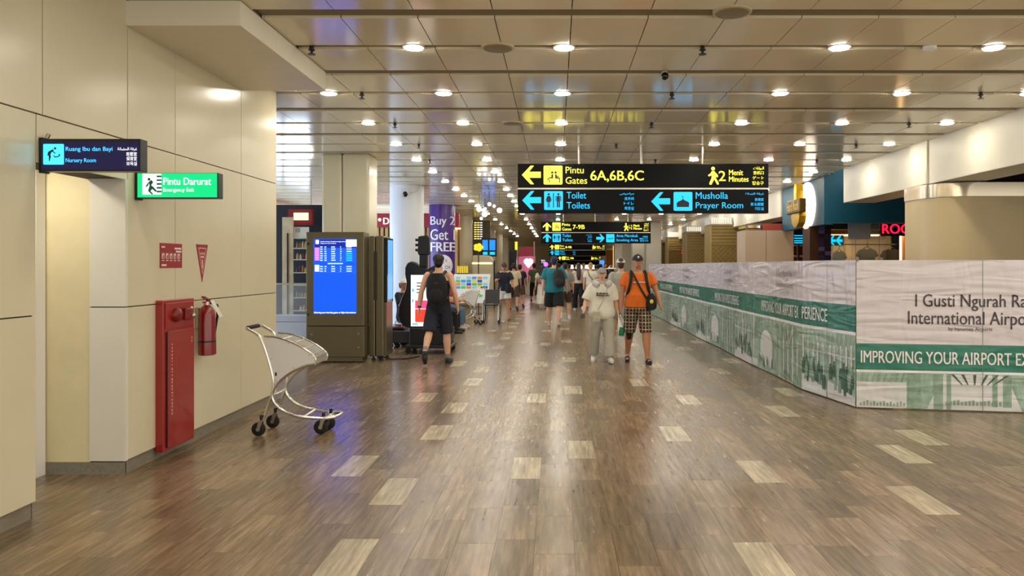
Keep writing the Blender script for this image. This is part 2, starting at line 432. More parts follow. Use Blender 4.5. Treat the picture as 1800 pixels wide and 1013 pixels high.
for y in (29.5, 35, 40.5, 46, 51.5, 57):
    o = round_column('round_column', 'cream round column, %s of the far row along the left' % ['nearest', 'second', 'third', 'fourth', 'fifth', 'farthest'][k], -3.7, y, .36, 0, CEIL - .001, CREAM, group='far left columns'); k += 1

# ------------------------------------------------------------------ columns on the right, clad in gold lattice
GOLD = mat('gold_lattice_back', (150, 124, 66), .45, var=.12, scale=6)
GOLD2 = mat('gold_lattice_bar', (186, 160, 96), .35)
PINKC = mat('taupe_panel', (196, 172, 146), .5, var=.03, scale=3)
LB = glow('light_box_white', (255, 240, 215), .8)
for i, (px0, px1, Y, topy) in enumerate(((1250, 1310, 24.5, 395), (1207, 1250, 30., 408), (1175, 1206, 35.5, 417), (1150, 1173, 41., 422))):
    lab = ['widest', 'second', 'third', 'farthest'][i]
    x0, x1 = XA(px0, Y), XA(px1, Y); zt = min(ZA(topy, Y), 3.2)
    t = thing('lattice_column', 'gold lattice clad square column above the hoarding, %s in the row' % lab, 'column', ((x0 + x1) / 2, Y + .5, 0), 'gold lattice columns')
    MB().box(x0, Y, 0, x1, Y + 1.1, zt).build('core', GOLD, t)
    fr = MB(); e = .035
    for a in (x0 - .02, x1 - e + .02): fr.box(a, Y - .03, 0, a + e, Y, zt)
    zm = ZA([430, 437, 440, 444][i], Y); fr.box(x0, Y - .03, zm, x1, Y, zm + .03); fr.box(x0, Y - .03, zt - .04, x1, Y, zt); fr.build('frame', GOLD2, t)
    bars = MB(); st = .16; ww = x1 - x0
    kk = int((ww + 1.6) / st)
    for s in range(kk):
        for sg in (1, -1):
            a = x0 - 1.6 + s * st
            p0 = [a, zm - 1.6]; p1 = [a + 1.6, zm]
            if sg < 0: p0, p1 = [a, zm], [a + 1.6, zm - 1.6]
            def clipx(p, q, xx): tt = (xx - p[0]) / (q[0] - p[0]); return [xx, p[1] + tt * (q[1] - p[1])]
            if p1[0] < x0 or p0[0] > x1: continue
            q0 = clipx(p0, p1, x0) if p0[0] < x0 else p0; q1 = clipx(p0, p1, x1) if p1[0] > x1 else p1
            bars.prism([(q0[0], Y - .018, q0[1]), (q1[0], Y - .018, q1[1]), (q1[0], Y - .018, q1[1] + .018), (q0[0], Y - .018, q0[1] + .018)], (0, .018, 0))
    bars.build('lattice_bars', GOLD2, t)
    sl = MB(); zz = zm + .1
    while zz < zt - .1: sl.box(x0, Y - .015, zz, x1, Y, zz + .03); zz += .11
    sl.build('slats', GOLD2, t)
    lx1 = x0 + (x1 - x0) * .62
    lb = thing('light_box', 'lit white grille box on the gold lattice column, %s in the row' % lab, 'light box', (x0, Y, zt), 'light boxes over the lattice columns')
    MB().box(x0 - .05, Y - .05, zt + .0, lx1, Y + .8, zt + .24).build('housing', WHITE, lb)
    gl = MB(); a = x0
    while a < lx1 - .03: gl.box(a, Y - .06, zt + .03, a + .045, Y - .05, zt + .21); a += .075
    gl.build('glowing_slot', LB, lb)
t = thing('panelled_block', 'plain taupe panelled block with chrome band above the hoarding', 'kiosk', (XA(1352, 19), 19.5, 0))
a, b, c_ = XA(1310, 19.32), XA(1347, 19.32), XA(1395, 19.32)
z1 = ZA(405, 19.32)
MB().box(a, 19.32, 0, b - .006, 20.2, z1).build('panel', PINKC, t); MB().box(b + .006, 19.32, 0, c_, 20.2, z1).build('panel', PINKC, t)
mb = MB()
MB().box(a + .03, 19.34, z1 + .01, XA(1340, 19.3), 20.2, ZA(393, 19.3)).build('chrome_band', CHROME, t, bevel=.05)
MB().box(XA(1340, 19.3) + .02, 19.35, z1 + .01, XA(1376, 19.3), 20.2, ZA(393, 19.3)).build('red_band', mat('terracotta', (168, 66, 50), .5), t)
o = MB().box(XA(1197, 35.3), 35.2, ZA(447, 35.3), XA(1206, 35.3) + .02, 35.48, ZA(438, 35.3)); t = thing('gate_number_sign', 'small red glowing number 24 sign on a gold column', 'sign', W(1200, 442, 35.3))
o.build('housing', mat('led_red_dim', (110, 8, 12), .4, emit=.6), t)
PxPlane(35.19).text('24', 1198, 439.5, 1203.5, 445.5, .0).build('digits', glow('led_red_digits', (255, 130, 140), 1.6), t)
k = 0
for Y in (33., 39., 45., 51.):
    o = MB().box(4.0, Y, 0, 4.7, Y + .7, CEIL - .001).build('square_column', PALE, bevel=.05); tag(o, 'pale square column beyond the end of the hoarding, %s' % ['nearest', 'second', 'third', 'farthest'][k], 'column', 'far right columns'); k += 1

# curved cream kiosk behind the hoarding
t = thing('curved_kiosk', 'big cream kiosk with rounded corner and chrome top band behind the hoarding', 'kiosk', (6.6, 12, 0))
def kiosk_outline(g=0.):
    x0, y0, r = 5.75 - g, 11.2 - g, .6; pts = []
    for k in range(13):
        a = R(180 + 90 * k / 12); pts.append((x0 + r + r * cos(a), y0 + r + r * sin(a)))
    return [(x0, 12.2)] + pts + [(10.4, y0), (10.4, 12.2)]
zt = ZA(345, 11.2)
KP = mat('kiosk_cream', (206, 184, 140), .42, var=.03, scale=3)
MB().prism([(x, y, 0) for x, y in kiosk_outline()], (0, 0, zt)).build('body', KP, t, True)
MB().prism([(x, y, zt + .002) for x, y in kiosk_outline(.012)], (0, 0, .21)).build('chrome_band', mat('band_chrome', (196, 182, 160), .16, metal=1.), t, True)
# ------------------------------------------------------------------ teal shopfront on the right
TEAL = mat('teal_fascia', (12, 84, 108), .45, var=.04, scale=2)
t = thing('teal_shopfront', 'teal shop fascia with a corner above the hoarding', 'shopfront', (5.9, 16.3, 0))
MB().box(5.9, 16.3, 2.47, 6.1, 19.3, CEIL + .05).build('side_fascia', TEAL, t)
MB().box(6.1, 16.3, 2.50, 10.4, 16.5, 3.75).build('front_fascia', TEAL, t)
# gold guitar emblem with a lit halo disc standing off the side fascia
e = thing('guitar_emblem', 'gold guitar and bar emblem with glowing white halo on teal fascia', 'sign', (5.85, 17.4, 3.0))
yc = 17.35; zc = ZA(362, 17.35)
MB().lathe((5.86, yc + .0, zc), [(.55, 0), (.55, .035)], 40, 'x').build('halo_disc', glow('halo_white', (255, 236, 214), 2.2), e, True)
GD = mat('emblem_gold', (214, 170, 36), .3, metal=.7); GDD = mat('emblem_gold_dark', (96, 72, 16), .4, metal=.5)
gp = [(0, .60), (.05, .6), (.08, .42), (.07, .2), (.1, .1), (.26, .02), (.2, -.12), (.25, -.3), (.2, -.48), (.08, -.58), (0, -.6)]
gp = gp + [(-a, b) for a, b in gp[::-1][1:-1]]
MB().prism([(5.60, yc + a * 1.2, zc + b * .85) for a, b in gp], (.16, 0, 0)).build('guitar', GD, e)
MB().box(5.55, yc - .48, zc - .18, 5.70, yc + .48, zc + .14).build('name_bar', GDD, e, bevel=.02)
pl = Plane((5.545, yc, zc), (0, -1, 0), (0, 0, 1))
pl.text('Hard Rock', -.43, -.12, .43, .1, .004).build('lettering', GD, e)
pl.text('CAFE', -.13, -.42, .13, -.3, .062 - .006).build('lettering', GDD, e)
# tiled pier and lit display window under the fascia
t = thing('tiled_pier', 'brown and purple tiled pier under the teal fascia', 'pier', (6.05, 17.3, 0))
MB().box(5.86, 17.1, 0, 6.06, 17.6, 2.49).build('timber_side', mat('dark_timber', (70, 36, 22), .4), t)
TL = [mat('tile_a', (58, 44, 66), .15), mat('tile_b', (92, 84, 128), .15), mat('tile_c', (44, 34, 44), .15)]
MB().box(6.06, 17.12, 0, 6.36, 17.6, 2.49).build('core', BLACK, t)
rng = random.Random(2)
for r_ in range(10):
    for c_ in range(2):
        MB().box(6.065 + c_ * .148, 17.10, 1.5 + r_ * .1, 6.205 + c_ * .148, 17.12, 1.592 + r_ * .1).build('tile', rng.choice(TL), t)
WOOD = mat('orange_wood', (176, 104, 40), .4, var=.1, scale=6)
WARM = glow('warm_strip', (255, 206, 130), 6.0)
t = thing('display_window', 'lit wooden display window with glass behind the hoarding', 'shop window', (7.0, 18, 0))
Y = 17.9
x0, x1 = XA(1453, Y), XA(1600, Y)
MB().box(x0, Y, 0, x0 + .08, Y + .3, 2.49).build('jamb', WOOD, t); MB().box(x1 - .1, Y, 0, x1, Y + .3, 2.49).build('jamb', WOOD, t)
MB().box(x0, Y, ZA(412, Y), x1, Y + .3, ZA(404, Y)).build('lintel', WOOD, t)
MB().box(x0 + .08, Y + .24, 1.0, x0 + .1, Y + .3, ZA(412, Y)).build('light_strip', WARM, t)
MB().box(x1 - .12, Y + .24, 1.0, x1 - .1, Y + .3, ZA(412, Y)).build('light_strip', WARM, t)
MB().box(x0 + .1, Y + .1, ZA(412, Y) - .03, x1 - .1, Y + .3, ZA(412, Y) - .005).build('light_strip', WARM, t)
MB().box(x0, Y + 1.0, 0, x1, Y + 1.05, 2.49).build('back_panel', mat('white_boards', (226, 216, 198), .5), t)
mb = MB(); a = x0 + .2
while a < x1: mb.box(a, Y + .99, 1, a + .012, Y + 1.0, 2.4); a += .3
mb.build('board_joints', mat('joint_grey', (140, 128, 112), .6), t)
MB().tube([(x0 + .1, Y + .45, ZA(429, Y)), (x1 - .1, Y + .45, ZA(429, Y))], .015, 8).build('hanging_rail', BLACK, t, True)
MB().box(x0 + .02, Y + .02, 1.0, XA(1488, Y), Y + .03, ZA(412, Y)).build('glass_pane', GLASS, t)
MB().box(XA(1488, Y), Y - .3, 1.0, XA(1548, Y), Y - .29, ZA(391, Y)).build('glass_pane', GLASS, t)
MB().box(XA(1490, Y), Y - .02, ZA(421, Y), XA(1530, Y), Y - .01, ZA(393, Y)).build('frosted_panel', mat('frost_blue', (196, 204, 226), .3), t)
def shirt(label, px0, px1, py0, m, group='shirts in the display window'):
    yy = Y + .45; xc = (XA(px0, yy) + XA(px1, yy)) / 2; hw = (XA(px1, yy) - XA(px0, yy)) / 2; zt = ZA(py0, yy)
    s_ = thing('hanging_shirt', label, 'shirt', (xc, yy, zt - .7), group)
    pts = [(-.28, 0), (-.12, -.05), (0, -.07), (.12, -.05), (.28, 0), (.7, -.1), (1, -.42), (.78, -.52), (.66, -.36), (.64, -1.4), (-.64, -1.4), (-.66, -.36), (-.78, -.52), (-1, -.42), (-.7, -.1)]
    MB().prism([(xc + a * hw, yy - .05, zt + b * .42) for a, b in pts], (0, .1, 0)).build('garment', m, s_, bevel=.03)
    MB().tube([(xc - hw * .6, yy, zt - .05), (xc, yy, zt + .05), (xc + hw * .6, yy, zt - .05)], .012, 6).tube([(xc, yy, zt + .05), (xc, yy, zt + .11), (xc + .03, yy, zt + .14)], .008, 6).build('hanger', BLACK, s_, True)
shirt('grey shirt on a hanger, leftmost in the lit display window', 1462, 1488, 441, mat('cloth_slate', (72, 86, 104), .8))
shirt('charcoal grey shirt on a hanger in the middle of the display window', 1504, 1544, 437, mat('cloth_charcoal', (66, 66, 68), .8))
shirt('black shirt on a hanger beside the cream kiosk', 1547, 1587, 438, mat('cloth_black', (18, 18, 20), .8))
t = thing('red_letter_sign', 'black sign board with glowing red letters in the shop', 'sign', W(1570, 400, 16.9))
Y = 16.95
MB().box(XA(1548, Y), Y, ZA(415, Y), XA(1612, Y), Y + .08, ZA(391, Y)).build('board', BLACKG, t)
PxPlane(Y).text('ROC', 1551, 394, 1598, 411, .006, bold=.03).build('lettering', glow('neon_red', (255, 16, 50), 2.4), t)
MB().box(XA(1569, Y), Y + .02, ZA(418, Y), XA(1571, Y), Y + .04, ZA(415, Y)).build('bracket', BLACK, t)
MB().box(XA(1552, Y), Y - .5, ZA(391, Y), XA(1554, Y), Y + .04, ZA(389.8, Y)).build('wall_arm', BLACK, t); MB().box(XA(1600, Y), Y - .5, ZA(391, Y), XA(1602, Y), Y + .04, ZA(389.8, Y)).build('wall_arm', BLACK, t)
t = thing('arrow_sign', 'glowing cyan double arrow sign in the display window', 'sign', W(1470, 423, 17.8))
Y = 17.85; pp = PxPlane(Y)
mb = MB()
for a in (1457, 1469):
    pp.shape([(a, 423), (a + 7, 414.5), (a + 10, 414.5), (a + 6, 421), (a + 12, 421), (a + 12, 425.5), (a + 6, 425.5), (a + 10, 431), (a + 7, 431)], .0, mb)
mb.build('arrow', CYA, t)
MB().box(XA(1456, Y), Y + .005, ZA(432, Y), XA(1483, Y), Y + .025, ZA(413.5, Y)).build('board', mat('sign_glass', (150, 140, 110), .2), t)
t = thing('blue_wayfinding_sign', 'small blue sign beside the tiled pier far behind', 'sign', W(1404, 420, 24))
Y = 24.
MB().box(XA(1394, Y), Y, ZA(429, Y), XA(1415, Y), Y + .1, ZA(411, Y)).build('board', mat('navy_sign', (6, 18, 60), .3), t)
mb = MB()
for b in (413.5, 418, 422.5, 426): pp = PxPlane(Y); pp.rect(1396, b, 1411, b + 1.8, .004, mb)
mb.build('text_lines', CYA, t)
MB().box(XA(1404, Y) - .03, Y + .03, 0, XA(1404, Y) + .03, Y + .08, ZA(429, Y)).build('post', STEEL, t)
t = thing('red_cabinet', 'dark red cabinet with white ledge beside the tiled pier', 'cabinet', (XA(1404, 25), 25, 0))
MB().box(XA(1392, 25), 25, 0, XA(1418, 25), 25.6, ZA(433, 25)).build('body', mat('maroon', (130, 40, 38), .5), t)
MB().box(XA(1391, 25), 24.9, ZA(452, 25), XA(1419, 25), 25, ZA(449, 25)).build('ledge', WHITE, t)
MB().box(XA(1391, 25), 24.9, ZA(433, 25), XA(1419, 25), 25.6, ZA(431, 25)).build('top', WHITE, t)

# ------------------------------------------------------------------ construction hoarding with printed banners
def banner_material():
    m = mat('banner_vinyl', (212, 203, 206), .3, spec=.5)
    nt = m.node_tree; N = nt.nodes; L = nt.links; b = N['Principled BSDF']
    tc = N.new('ShaderNodeTexCoord'); hs = []
    for sc, amp in (((1.0, 1.0, 6), 1.0), ((3.2, 3.2, 1.1), .8)):
        mp = N.new('ShaderNodeMapping'); mp.inputs['Scale'].default_value = sc; L.new(tc.outputs['Object'], mp.inputs[0])
        n = N.new('ShaderNodeTexNoise'); n.inputs['Scale'].default_value = 1.0; n.inputs['Detail'].default_value = 1.5; n.inputs['Distortion'].default_value = 1.2
        L.new(mp.outputs[0], n.inputs['Vector']); hs.append(n.outputs[0])
    ad = N.new('ShaderNodeMath'); ad.operation = 'ADD'; L.new(hs[0], ad.inputs[0]); L.new(hs[1], ad.inputs[1])
    bp = N.new('ShaderNodeBump'); bp.inputs['Strength'].default_value = .6; bp.inputs['Distance'].default_value = .06
    L.new(ad.outputs[0], bp.inputs['Height']); L.new(bp.outputs[0], b.inputs['Normal']); return m
def blotchy(m, c2, sc):
    nt = m.node_tree; N = nt.nodes; L = nt.links; b = N['Principled BSDF']; tc = N.new('ShaderNodeTexCoord'); mp = N.new('ShaderNodeMapping'); mp.inputs['Scale'].default_value = sc; L.new(tc.outputs['Object'], mp.inputs[0])
    n = N.new('ShaderNodeTexNoise'); n.inputs['Scale'].default_value = 1; n.inputs['Detail'].default_value = 6; n.inputs['Roughness'].default_value = .7; L.new(mp.outputs[0], n.inputs['Vector'])
    r = N.new('ShaderNodeMapRange'); r.inputs[1].default_value = .35; r.inputs[2].default_value = .62; L.new(n.outputs[0], r.inputs[0])
    mx = N.new('ShaderNodeMix'); mx.data_type = 'RGBA'; mx.inputs[6].default_value = b.inputs['Base Color'].default_value; mx.inputs[7].default_value = lin(c2) + (1,); L.new(r.outputs[0], mx.inputs[0]); L.new(mx.outputs[2], b.inputs['Base Color'])
BAN = banner_material()
def like_banner(name, c, rough=.32):
    m = BAN.copy(); m.name = name; m.node_tree.nodes['Principled BSDF'].inputs['Base Color'].default_value = lin(c) + (1,)
    m.node_tree.nodes['Principled BSDF'].inputs['Roughness'].default_value = rough; return m
GREEN = like_banner('banner_green', (44, 118, 98)); GREENB = like_banner('banner_photo_tint', (172, 192, 176)); blotchy(GREENB, (132, 162, 138), (9, 9, 5)); INKG = like_banner('banner_photo_ink', (118, 148, 126)); blotchy(INKG, (150, 172, 154), (11, 11, 8))
INKD = like_banner('banner_photo_dark', (62, 98, 76)); INKW = like_banner('banner_photo_pale', (214, 212, 210)); TXW = like_banner('banner_white', (236, 232, 232)); TXD = like_banner('banner_ink', (58, 44, 44))
BZ = [.012, .40, .425, .71, 1.615]; BZL = [.012, .79, .825, 1.12, 1.615]
def banner_face(pl, w, parent, a0=0., BZ=BZ):
    pl.rect(a0, BZ[3], a0 + w, BZ[4], 0).build('banner_top', BAN, parent)
    pl.rect(a0, BZ[2], a0 + w, BZ[3], 0).build('banner_band', GREEN, parent)
    pl.rect(a0, BZ[1], a0 + w, BZ[2], 0).build('banner_stripe', TXW, parent)
    pl.rect(a0, BZ[0], a0 + w, BZ[1], 0).build('banner_photo', GREENB, parent)
def hall_print(pl, a, w, parent):
    """printed picture of an airport hall: receding ceiling lines, columns, seats"""
    d = MB(); p = MB(); dd = MB(); z0, z1 = BZ[0] + .004, BZ[1] - .006
    X = lambda t: a + t * w
    pl.shape([(X(0), z0), (X(.0), z1 - .1), (X(.3), z1 - .1), (X(.3), z0)], .002, p)
    pl.shape([(X(.42), z0), (X(.52), z1), (X(.88), z1), (X(.97), z0)], .002, p)
    for t0, t1 in ((.31, .385), (.46, .515), (.535, .562)): pl.rect(X(t0), z0, X(t1), z1, .003, d)
    for t0, t1 in ((.80, .83), (.86, .91), (1.0, 1.05)): pl.rect(X(t0), z0 + .04, X(t1), z1, .003, d)
    for t0 in (.56, .62, .69, .76, .82, .88):
        c = .70; pl.shape([(X(t0), z1), (X(t0 + .018), z1), (X(c + (t0 - c) * .55 + .008), z1 - .11), (X(c + (t0 - c) * .55), z1 - .11)], .004, dd)
    for k in range(8): pl.shape([(X(.02 + k * .035), z1 - .1), (X(.03 + k * .035), z1 - .1), (X(.045 + k * .035), z1), (X(.038 + k * .035), z1)], .003, d)
    for k in range(14):
        t0 = .02 + k * .02; pl.rect(X(t0), z0 + .02, X(t0 + .012), z0 + .05 + .03 * ((k * 7) % 5) / 5, .004, d)
    for k in range(16):
        t0 = .53 + k * .022; pl.rect(X(t0), z0 + .05, X(t0 + .014), z0 + .085 + .03 * ((k * 5) % 4) / 4, .005, d)
    for mb_, nm, m_ in ((p, 'picture_light', INKW), (d, 'picture_mid', INKG), (dd, 'picture_dark', INKD)): mb_.build(nm, m_, parent)['kind'] = 'stuff'
def crowd_print(pl, a, w, parent, seed, kind):
    """printed pictures: a crowd under trusses, draped columns, or a great arch"""
    rg = random.Random(seed); d = MB(); p = MB(); dd = MB(); z0, z1 = BZL[0] + .004, BZL[1] - .006; h_ = z1 - z0
    X = lambda t: a + t * w
    def figure(t0, b, h, mb, off):
        ww = h * .16 / w
        pl.shape([(X(t0 - ww), b), (X(t0 + ww), b), (X(t0 + ww * 1.2), b + h * .5), (X(t0 + ww * .9), b + h * .8), (X(t0 - ww * .9), b + h * .8), (X(t0 - ww * 1.2), b + h * .5)], off, mb); pl.disc(X(t0), b + h * .9, h * .1, off, mb, 8)
    def lean(t0, s0, t1, s1, wd, mb, off): pl.shape([(X(t0), z0 + s0 * h_), (X(t0 + wd), z0 + s0 * h_), (X(t1 + wd), z0 + s1 * h_), (X(t1), z0 + s1 * h_)], off, mb)
    if kind == 0:
        for k in range(6): lean(.02 + k * .16, .68, .16 + k * .16 if k < 5 else .95, .99, .012, p, .0022); lean(.14 + k * .16 if k < 5 else .95, .68, .02 + k * .16, .99, .010, d, .0026)
        pl.rect(X(0), z0 + .66 * h_, X(1), z0 + .68 * h_, .003, p)
        for k in range(5): t0 = .06 + k * .2 + rg.uniform(-.03, .03); pl.rect(X(t0), z0 + .3 * h_, X(t0 + rg.uniform(.03, .06)), z0 + rg.uniform(.7, .95) * h_, .0034, p); pl.rect(X(t0 + .07), z0 + .35 * h_, X(t0 + .085), z0 + .66 * h_, .0034, d)
        pl.shape([(X(0), z0), (X(1), z0), (X(1), z0 + .12 * h_), (X(.5), z0 + .2 * h_), (X(0), z0 + .26 * h_)], .0028, p)
        for k in range(26): figure(rg.uniform(.04, .96), z0 + rg.uniform(.1, .34) * h_, rg.uniform(.12, .2), dd if k % 3 else d, .004 + k * .0001)
    elif kind == 1:
        for k in range(11): t0 = .03 + k * .09; pl.rect(X(t0), z0, X(t0 + rg.uniform(.02, .05)), z0 + rg.uniform(.7, .98) * h_, .0024 + k * .0001, p if k % 2 else d)
        for k in range(7): t0 = .2 + k * .1; lean(.48, .55, t0, .97, .02, p if k % 2 else d, .004 + k * .0001)
        for k in range(5): figure(rg.uniform(.05, .95), z0 + .02, .12, d, .0055)
    else:
        c0 = .62; rw = .3
        pl.shape([(X(c0 - rw), z0 + .1 * h_)] + [(X(c0 - rw * cos(pi * k / 14)), z0 + .5 * h_ + .36 * h_ * sin(pi * k / 14)) for k in range(15)] + [(X(c0 + rw), z0 + .1 * h_)], .0024, d)
        pl.shape([(X(c0 - rw * .8), z0 + .1 * h_)] + [(X(c0 - rw * .8 * cos(pi * k / 14)), z0 + .48 * h_ + .3 * h_ * sin(pi * k / 14)) for k in range(15)] + [(X(c0 + rw * .8), z0 + .1 * h_)], .003, p)
        pl.rect(X(.02), z0 + .02, X(.26), z0 + .16 * h_, .003, p); pl.rect(X(.06), z0 + .2 * h_, X(.1), z1, .003, p)
        for k in range(4): lean(.0 + k * .06, .6, .2 + k * .05, .98, .02, d, .0032)
        for k in range(9): figure(rg.uniform(.35, .95), z0 + rg.uniform(.06, .12) * h_, rg.uniform(.1, .16), d if k % 2 else dd, .004 + k * .0001)
    for mb_, nm, m_ in ((p, 'picture_light', INKW), (d, 'picture_mid', INKG), (dd, 'picture_dark', INKD)):
        if mb_.v: mb_.build(nm, m_, parent)['kind'] = 'stuff'
POST = mat('hoarding_frame', (120, 128, 120), .5)
# front run, facing the viewer
A = V((3.27, 8.06, 0)); B = V((4.92, 7.78, 0)); du = (B - A).normalized(); LEN = 3.6
pf = Plane(A, du, (0, 0, 1))
t = thing('hoarding', 'white hoarding facing the viewer with airport name and green slogan band', 'hoarding', A)
MB().prism([A + V((0, .012, .01)), A + du * LEN + V((0, .012, .01)), A + du * LEN + V((.02, .06, .01)), A + V((.02, .06, .01))], (0, 0, 1.6)).build('backing_board', POST, t)
banner_face(pf, 1.27, t); banner_face(pf, 1.27, t, 1.275); banner_face(pf, 1.05, t, 2.55)
def fpx(px):   # distance along the front run for a pixel column
    k = (px - CX) / FPX; return (k * A.y - A.x) / (du.x - k * du.y)
def fz(px, py):
    Y = (A + du * fpx(px)).y; return ZA(py, Y)
a_ = fpx(1513)
pf.text('IMPROVING YOUR AIRPORT EXPERIENCE', a_, .50, a_ + (fpx(1770) - a_) / .665, .632, .006, bold=.025).build('slogan_lettering', TXW, t)
a_ = fpx(1609); e_ = fpx(1800)
pf.text('I Gusti Ngurah Rai', a_, fz(1609, 546), a_ + (e_ - a_) * 1.05, fz(1609, 517), .006, bold=.008).build('name_lettering', TXD, t)
a_ = fpx(1596)
pf.text('International Airport', a_, fz(1609, 577), a_ + (e_ - a_) * 1.115, fz(1609, 547), .006, bold=.008).build('name_lettering', TXD, t)
pf.text('by Injourney Airports', fpx(1667), fz(1667, 583), fpx(1744), fz(1667, 575), .006).build('small_lettering', TXD, t)
hall_print(pf, 0, fpx(1800) * 1.02, t)
MB().box(3.27, 8.05, 1.6, 3.29, 8.08, 1.625).build('corner_cap', POST, t)
mb = MB()
for a_ in (1.272, 2.548): pf.rect(a_ - .003, .01, a_ + .003, 1.61, .002, mb)
mb.build('seam', POST, t)
# long run receding on the right of the walkway
ys = [8.07, 8.66, 9.26, 10.39, 11.55, 12.7, 13.9, 15.1, 16.2, 17.4, 18.6, 19.8, 21., 22.2, 23.4, 24.8]
def hx(y): return 3.27 - (y - 8.06) / 1.2 * .2 if y < 9.26 else (3.07 - .02 * math.sin(y * 1.7))
t = thing('hoarding', 'long white hoarding with green slogan band receding along the walkway', 'hoarding', (3.05, 16, 0))
rg = random.Random(8)
for i in range(len(ys) - 1):
    p0 = V((hx(ys[i + 1]), ys[i + 1], 0)); p1 = V((hx(ys[i]), ys[i], 0)); u = (p1 - p0); L_ = u.length
    pl = Plane(p0, u, (0, 0, 1))
    MB().prism([p0 + V((.012, 0, .01)), p1 + V((.012, 0, .01)), p1 + V((.05, 0, .01)), p0 + V((.05, 0, .01))], (0, 0, 1.598 + rg.uniform(-.012, .01))).build('backing_board', POST, t)
    banner_face(pl, L_ - .006, t, .003, BZL)
    if i < 12: crowd_print(pl, .01, L_ - .02, t, i, (0, 0, 1, 2, 0, 1, 2, 0, 1, 2, 0, 1)[i])
pl = Plane((3.035, 0, 0), (0, -1, 0), (0, 0, 1))
for k, (y0, y1, l0, l1) in enumerate(((8.68, 10.95, 9.5, 10.2), (12.3, 14.16, 12.8, 13.4), (15.7, 18.2, 16.9, 17.8), (19.3, 21.6, 20.6, 21.3))):
    if k == 0:
        p0 = V((hx(9.26), 9.26, 0)); p1 = V((hx(8.07), 8.07, 0)); u = (p1 - p0).normalized()
        q = Plane(p0, u, (0, 0, 1)); q.text('PERIENCE', .02, .895, .62, 1.05, .006, bold=.02).build('slogan_lettering', TXW, t)
        pl.text('IMPROVING YOUR AIRPORT EX', -10.95, .895, -9.28, 1.05, .0, bold=.02).build('slogan_lettering', TXW, t)
    else:
        pl.text('IMPROVING YOUR AIRPORT EXPERIENCE', -y1, .895, -y0, 1.05, 0, bold=.02).build('slogan_lettering', TXW, t)
    mb = MB(); pl.text('I Gusti Ngurah Rai', -l1 + .02, 1.395, -l0 - .04, 1.49, 0, mb); pl.text('International Airport', -l1, 1.245, -l0, 1.34, 0, mb); pl.text('by Injourney Airports', -l1 + .2, 1.19, -l0 - .2, 1.215, 0, mb)
    mb.build('name_lettering', TXD, t)

# ------------------------------------------------------------------ hanging wayfinding signs
AR = {'gates': '\ufe8d\ufedf\ufe92\ufeee\ufe8d\ufe91\ufe8e\ufe95', 'toilet': '\ufee3\ufeae\ufe8d\ufea3\ufef4\ufebe',
      'pray': '\ufecf\ufeae\ufed3\ufe94 \ufe8d\ufedf\ufebc\ufefc\ufe93', 'nurse': '\ufecf\ufeae\ufed3\ufe94 \ufe8d\ufedf\ufea4\ufec0\ufe8e\ufee7\ufe94'}
AR = {k: v[::-1] for k, v in AR.items()}
NAVY = mat('sign_black', (4, 4, 5), .35, spec=.12)
INK = mat('sign_ink', (24, 26, 30), .5)
class Local(Plane):
    """sign-local measuring: pixel coordinates of the big sign (a right, b down) scaled onto a sign of any distance"""
    def __init__(s, k, x0, y0, Y, xr, yr): s.k = k; s.x0 = x0; s.y0 = y0; s.Y = Y; s.xr = xr; s.yr = yr; Plane.__init__(s, (0, Y, 0), (1, 0, 0), (0, 0, 1))
    def p(s, a, b, off=0.): return V((s.xr + (a - s.x0) * s.k, s.Y - off, s.yr - (b - s.y0) * s.k))
    def text(s, st, a0, b0, a1, b1, off, mb=None, bold=0.): return Plane.text(s, st, a0, b1, a1, b0, off, mb, bold)
ARROW = [(130, 208), (245, 85), (290, 85), (225, 165), (380, 165), (380, 245), (225, 245), (290, 330), (245, 330)]
def arrow_pts(cx, cy, ang, s=1.):
    out = []
    for x, y in ARROW:
        dx, dy = (x - 255) / 7.5 * s, (y - 207.5) / 7.5 * s; c, sn = cos(ang), sin(ang)
        out.append((cx + dx * c - dy * sn, cy + dx * sn + dy * c))
    return out
def walker(P, ox, oy, mb, off, s=1.):
    T = lambda pts: [(ox + x / 7.5 * s, oy + y / 7.5 * s) for x, y in pts]
    c = T([(60, 25)])[0]; P.disc(c[0], c[1], 25 / 7.5 * s, off, mb)
    P.shape(T([(40, 60), (75, 55), (95, 80), (125, 110), (125, 135), (105, 140), (95, 115), (95, 145), (135, 215), (135, 232), (115, 235), (75, 165), (40, 235), (15, 235), (10, 218), (40, 150), (42, 110), (10, 128), (-5, 120), (-2, 105), (30, 85)]), off, mb)
def icon_seat(P, x, y, off, mb):
    P.disc(x + 15, y + 12, 2.2, off, mb, 10); P.disc(x + 21, y + 12, 2.2, off, mb, 10)
    P.shape([(x + 13.5, y + 15), (x + 16.5, y + 15), (x + 16.5, y + 22.5), (x + 10, y + 22.5), (x + 7, y + 26), (x + 5.5, y + 25), (x + 9, y + 21), (x + 13.5, y + 20)], off, mb)
    P.shape([(x + 20, y + 15), (x + 23, y + 15), (x + 23, y + 18), (x + 27, y + 18), (x + 27, y + 19.5), (x + 23, y + 20), (x + 28.5, y + 21), (x + 28.5, y + 30), (x + 26.8, y + 30), (x + 26.8, y + 23), (x + 20, y + 22.5)], off, mb)
    P.rect(x + 9.5, y + 24, x + 11, y + 30, off, mb)
    mb2 = [(x + 8 + 4.4 * cos(2 * pi * k / 16), y + 6 + 4.4 * sin(2 * pi * k / 16)) for k in range(16)]; mb3 = [(x + 8 + 3.6 * cos(2 * pi * k / 16), y + 6 + 3.6 * sin(2 * pi * k / 16)) for k in range(16)]
    for k in range(16): P.shape([mb2[k], mb2[(k + 1) % 16], mb3[(k + 1) % 16], mb3[k]], off, mb)
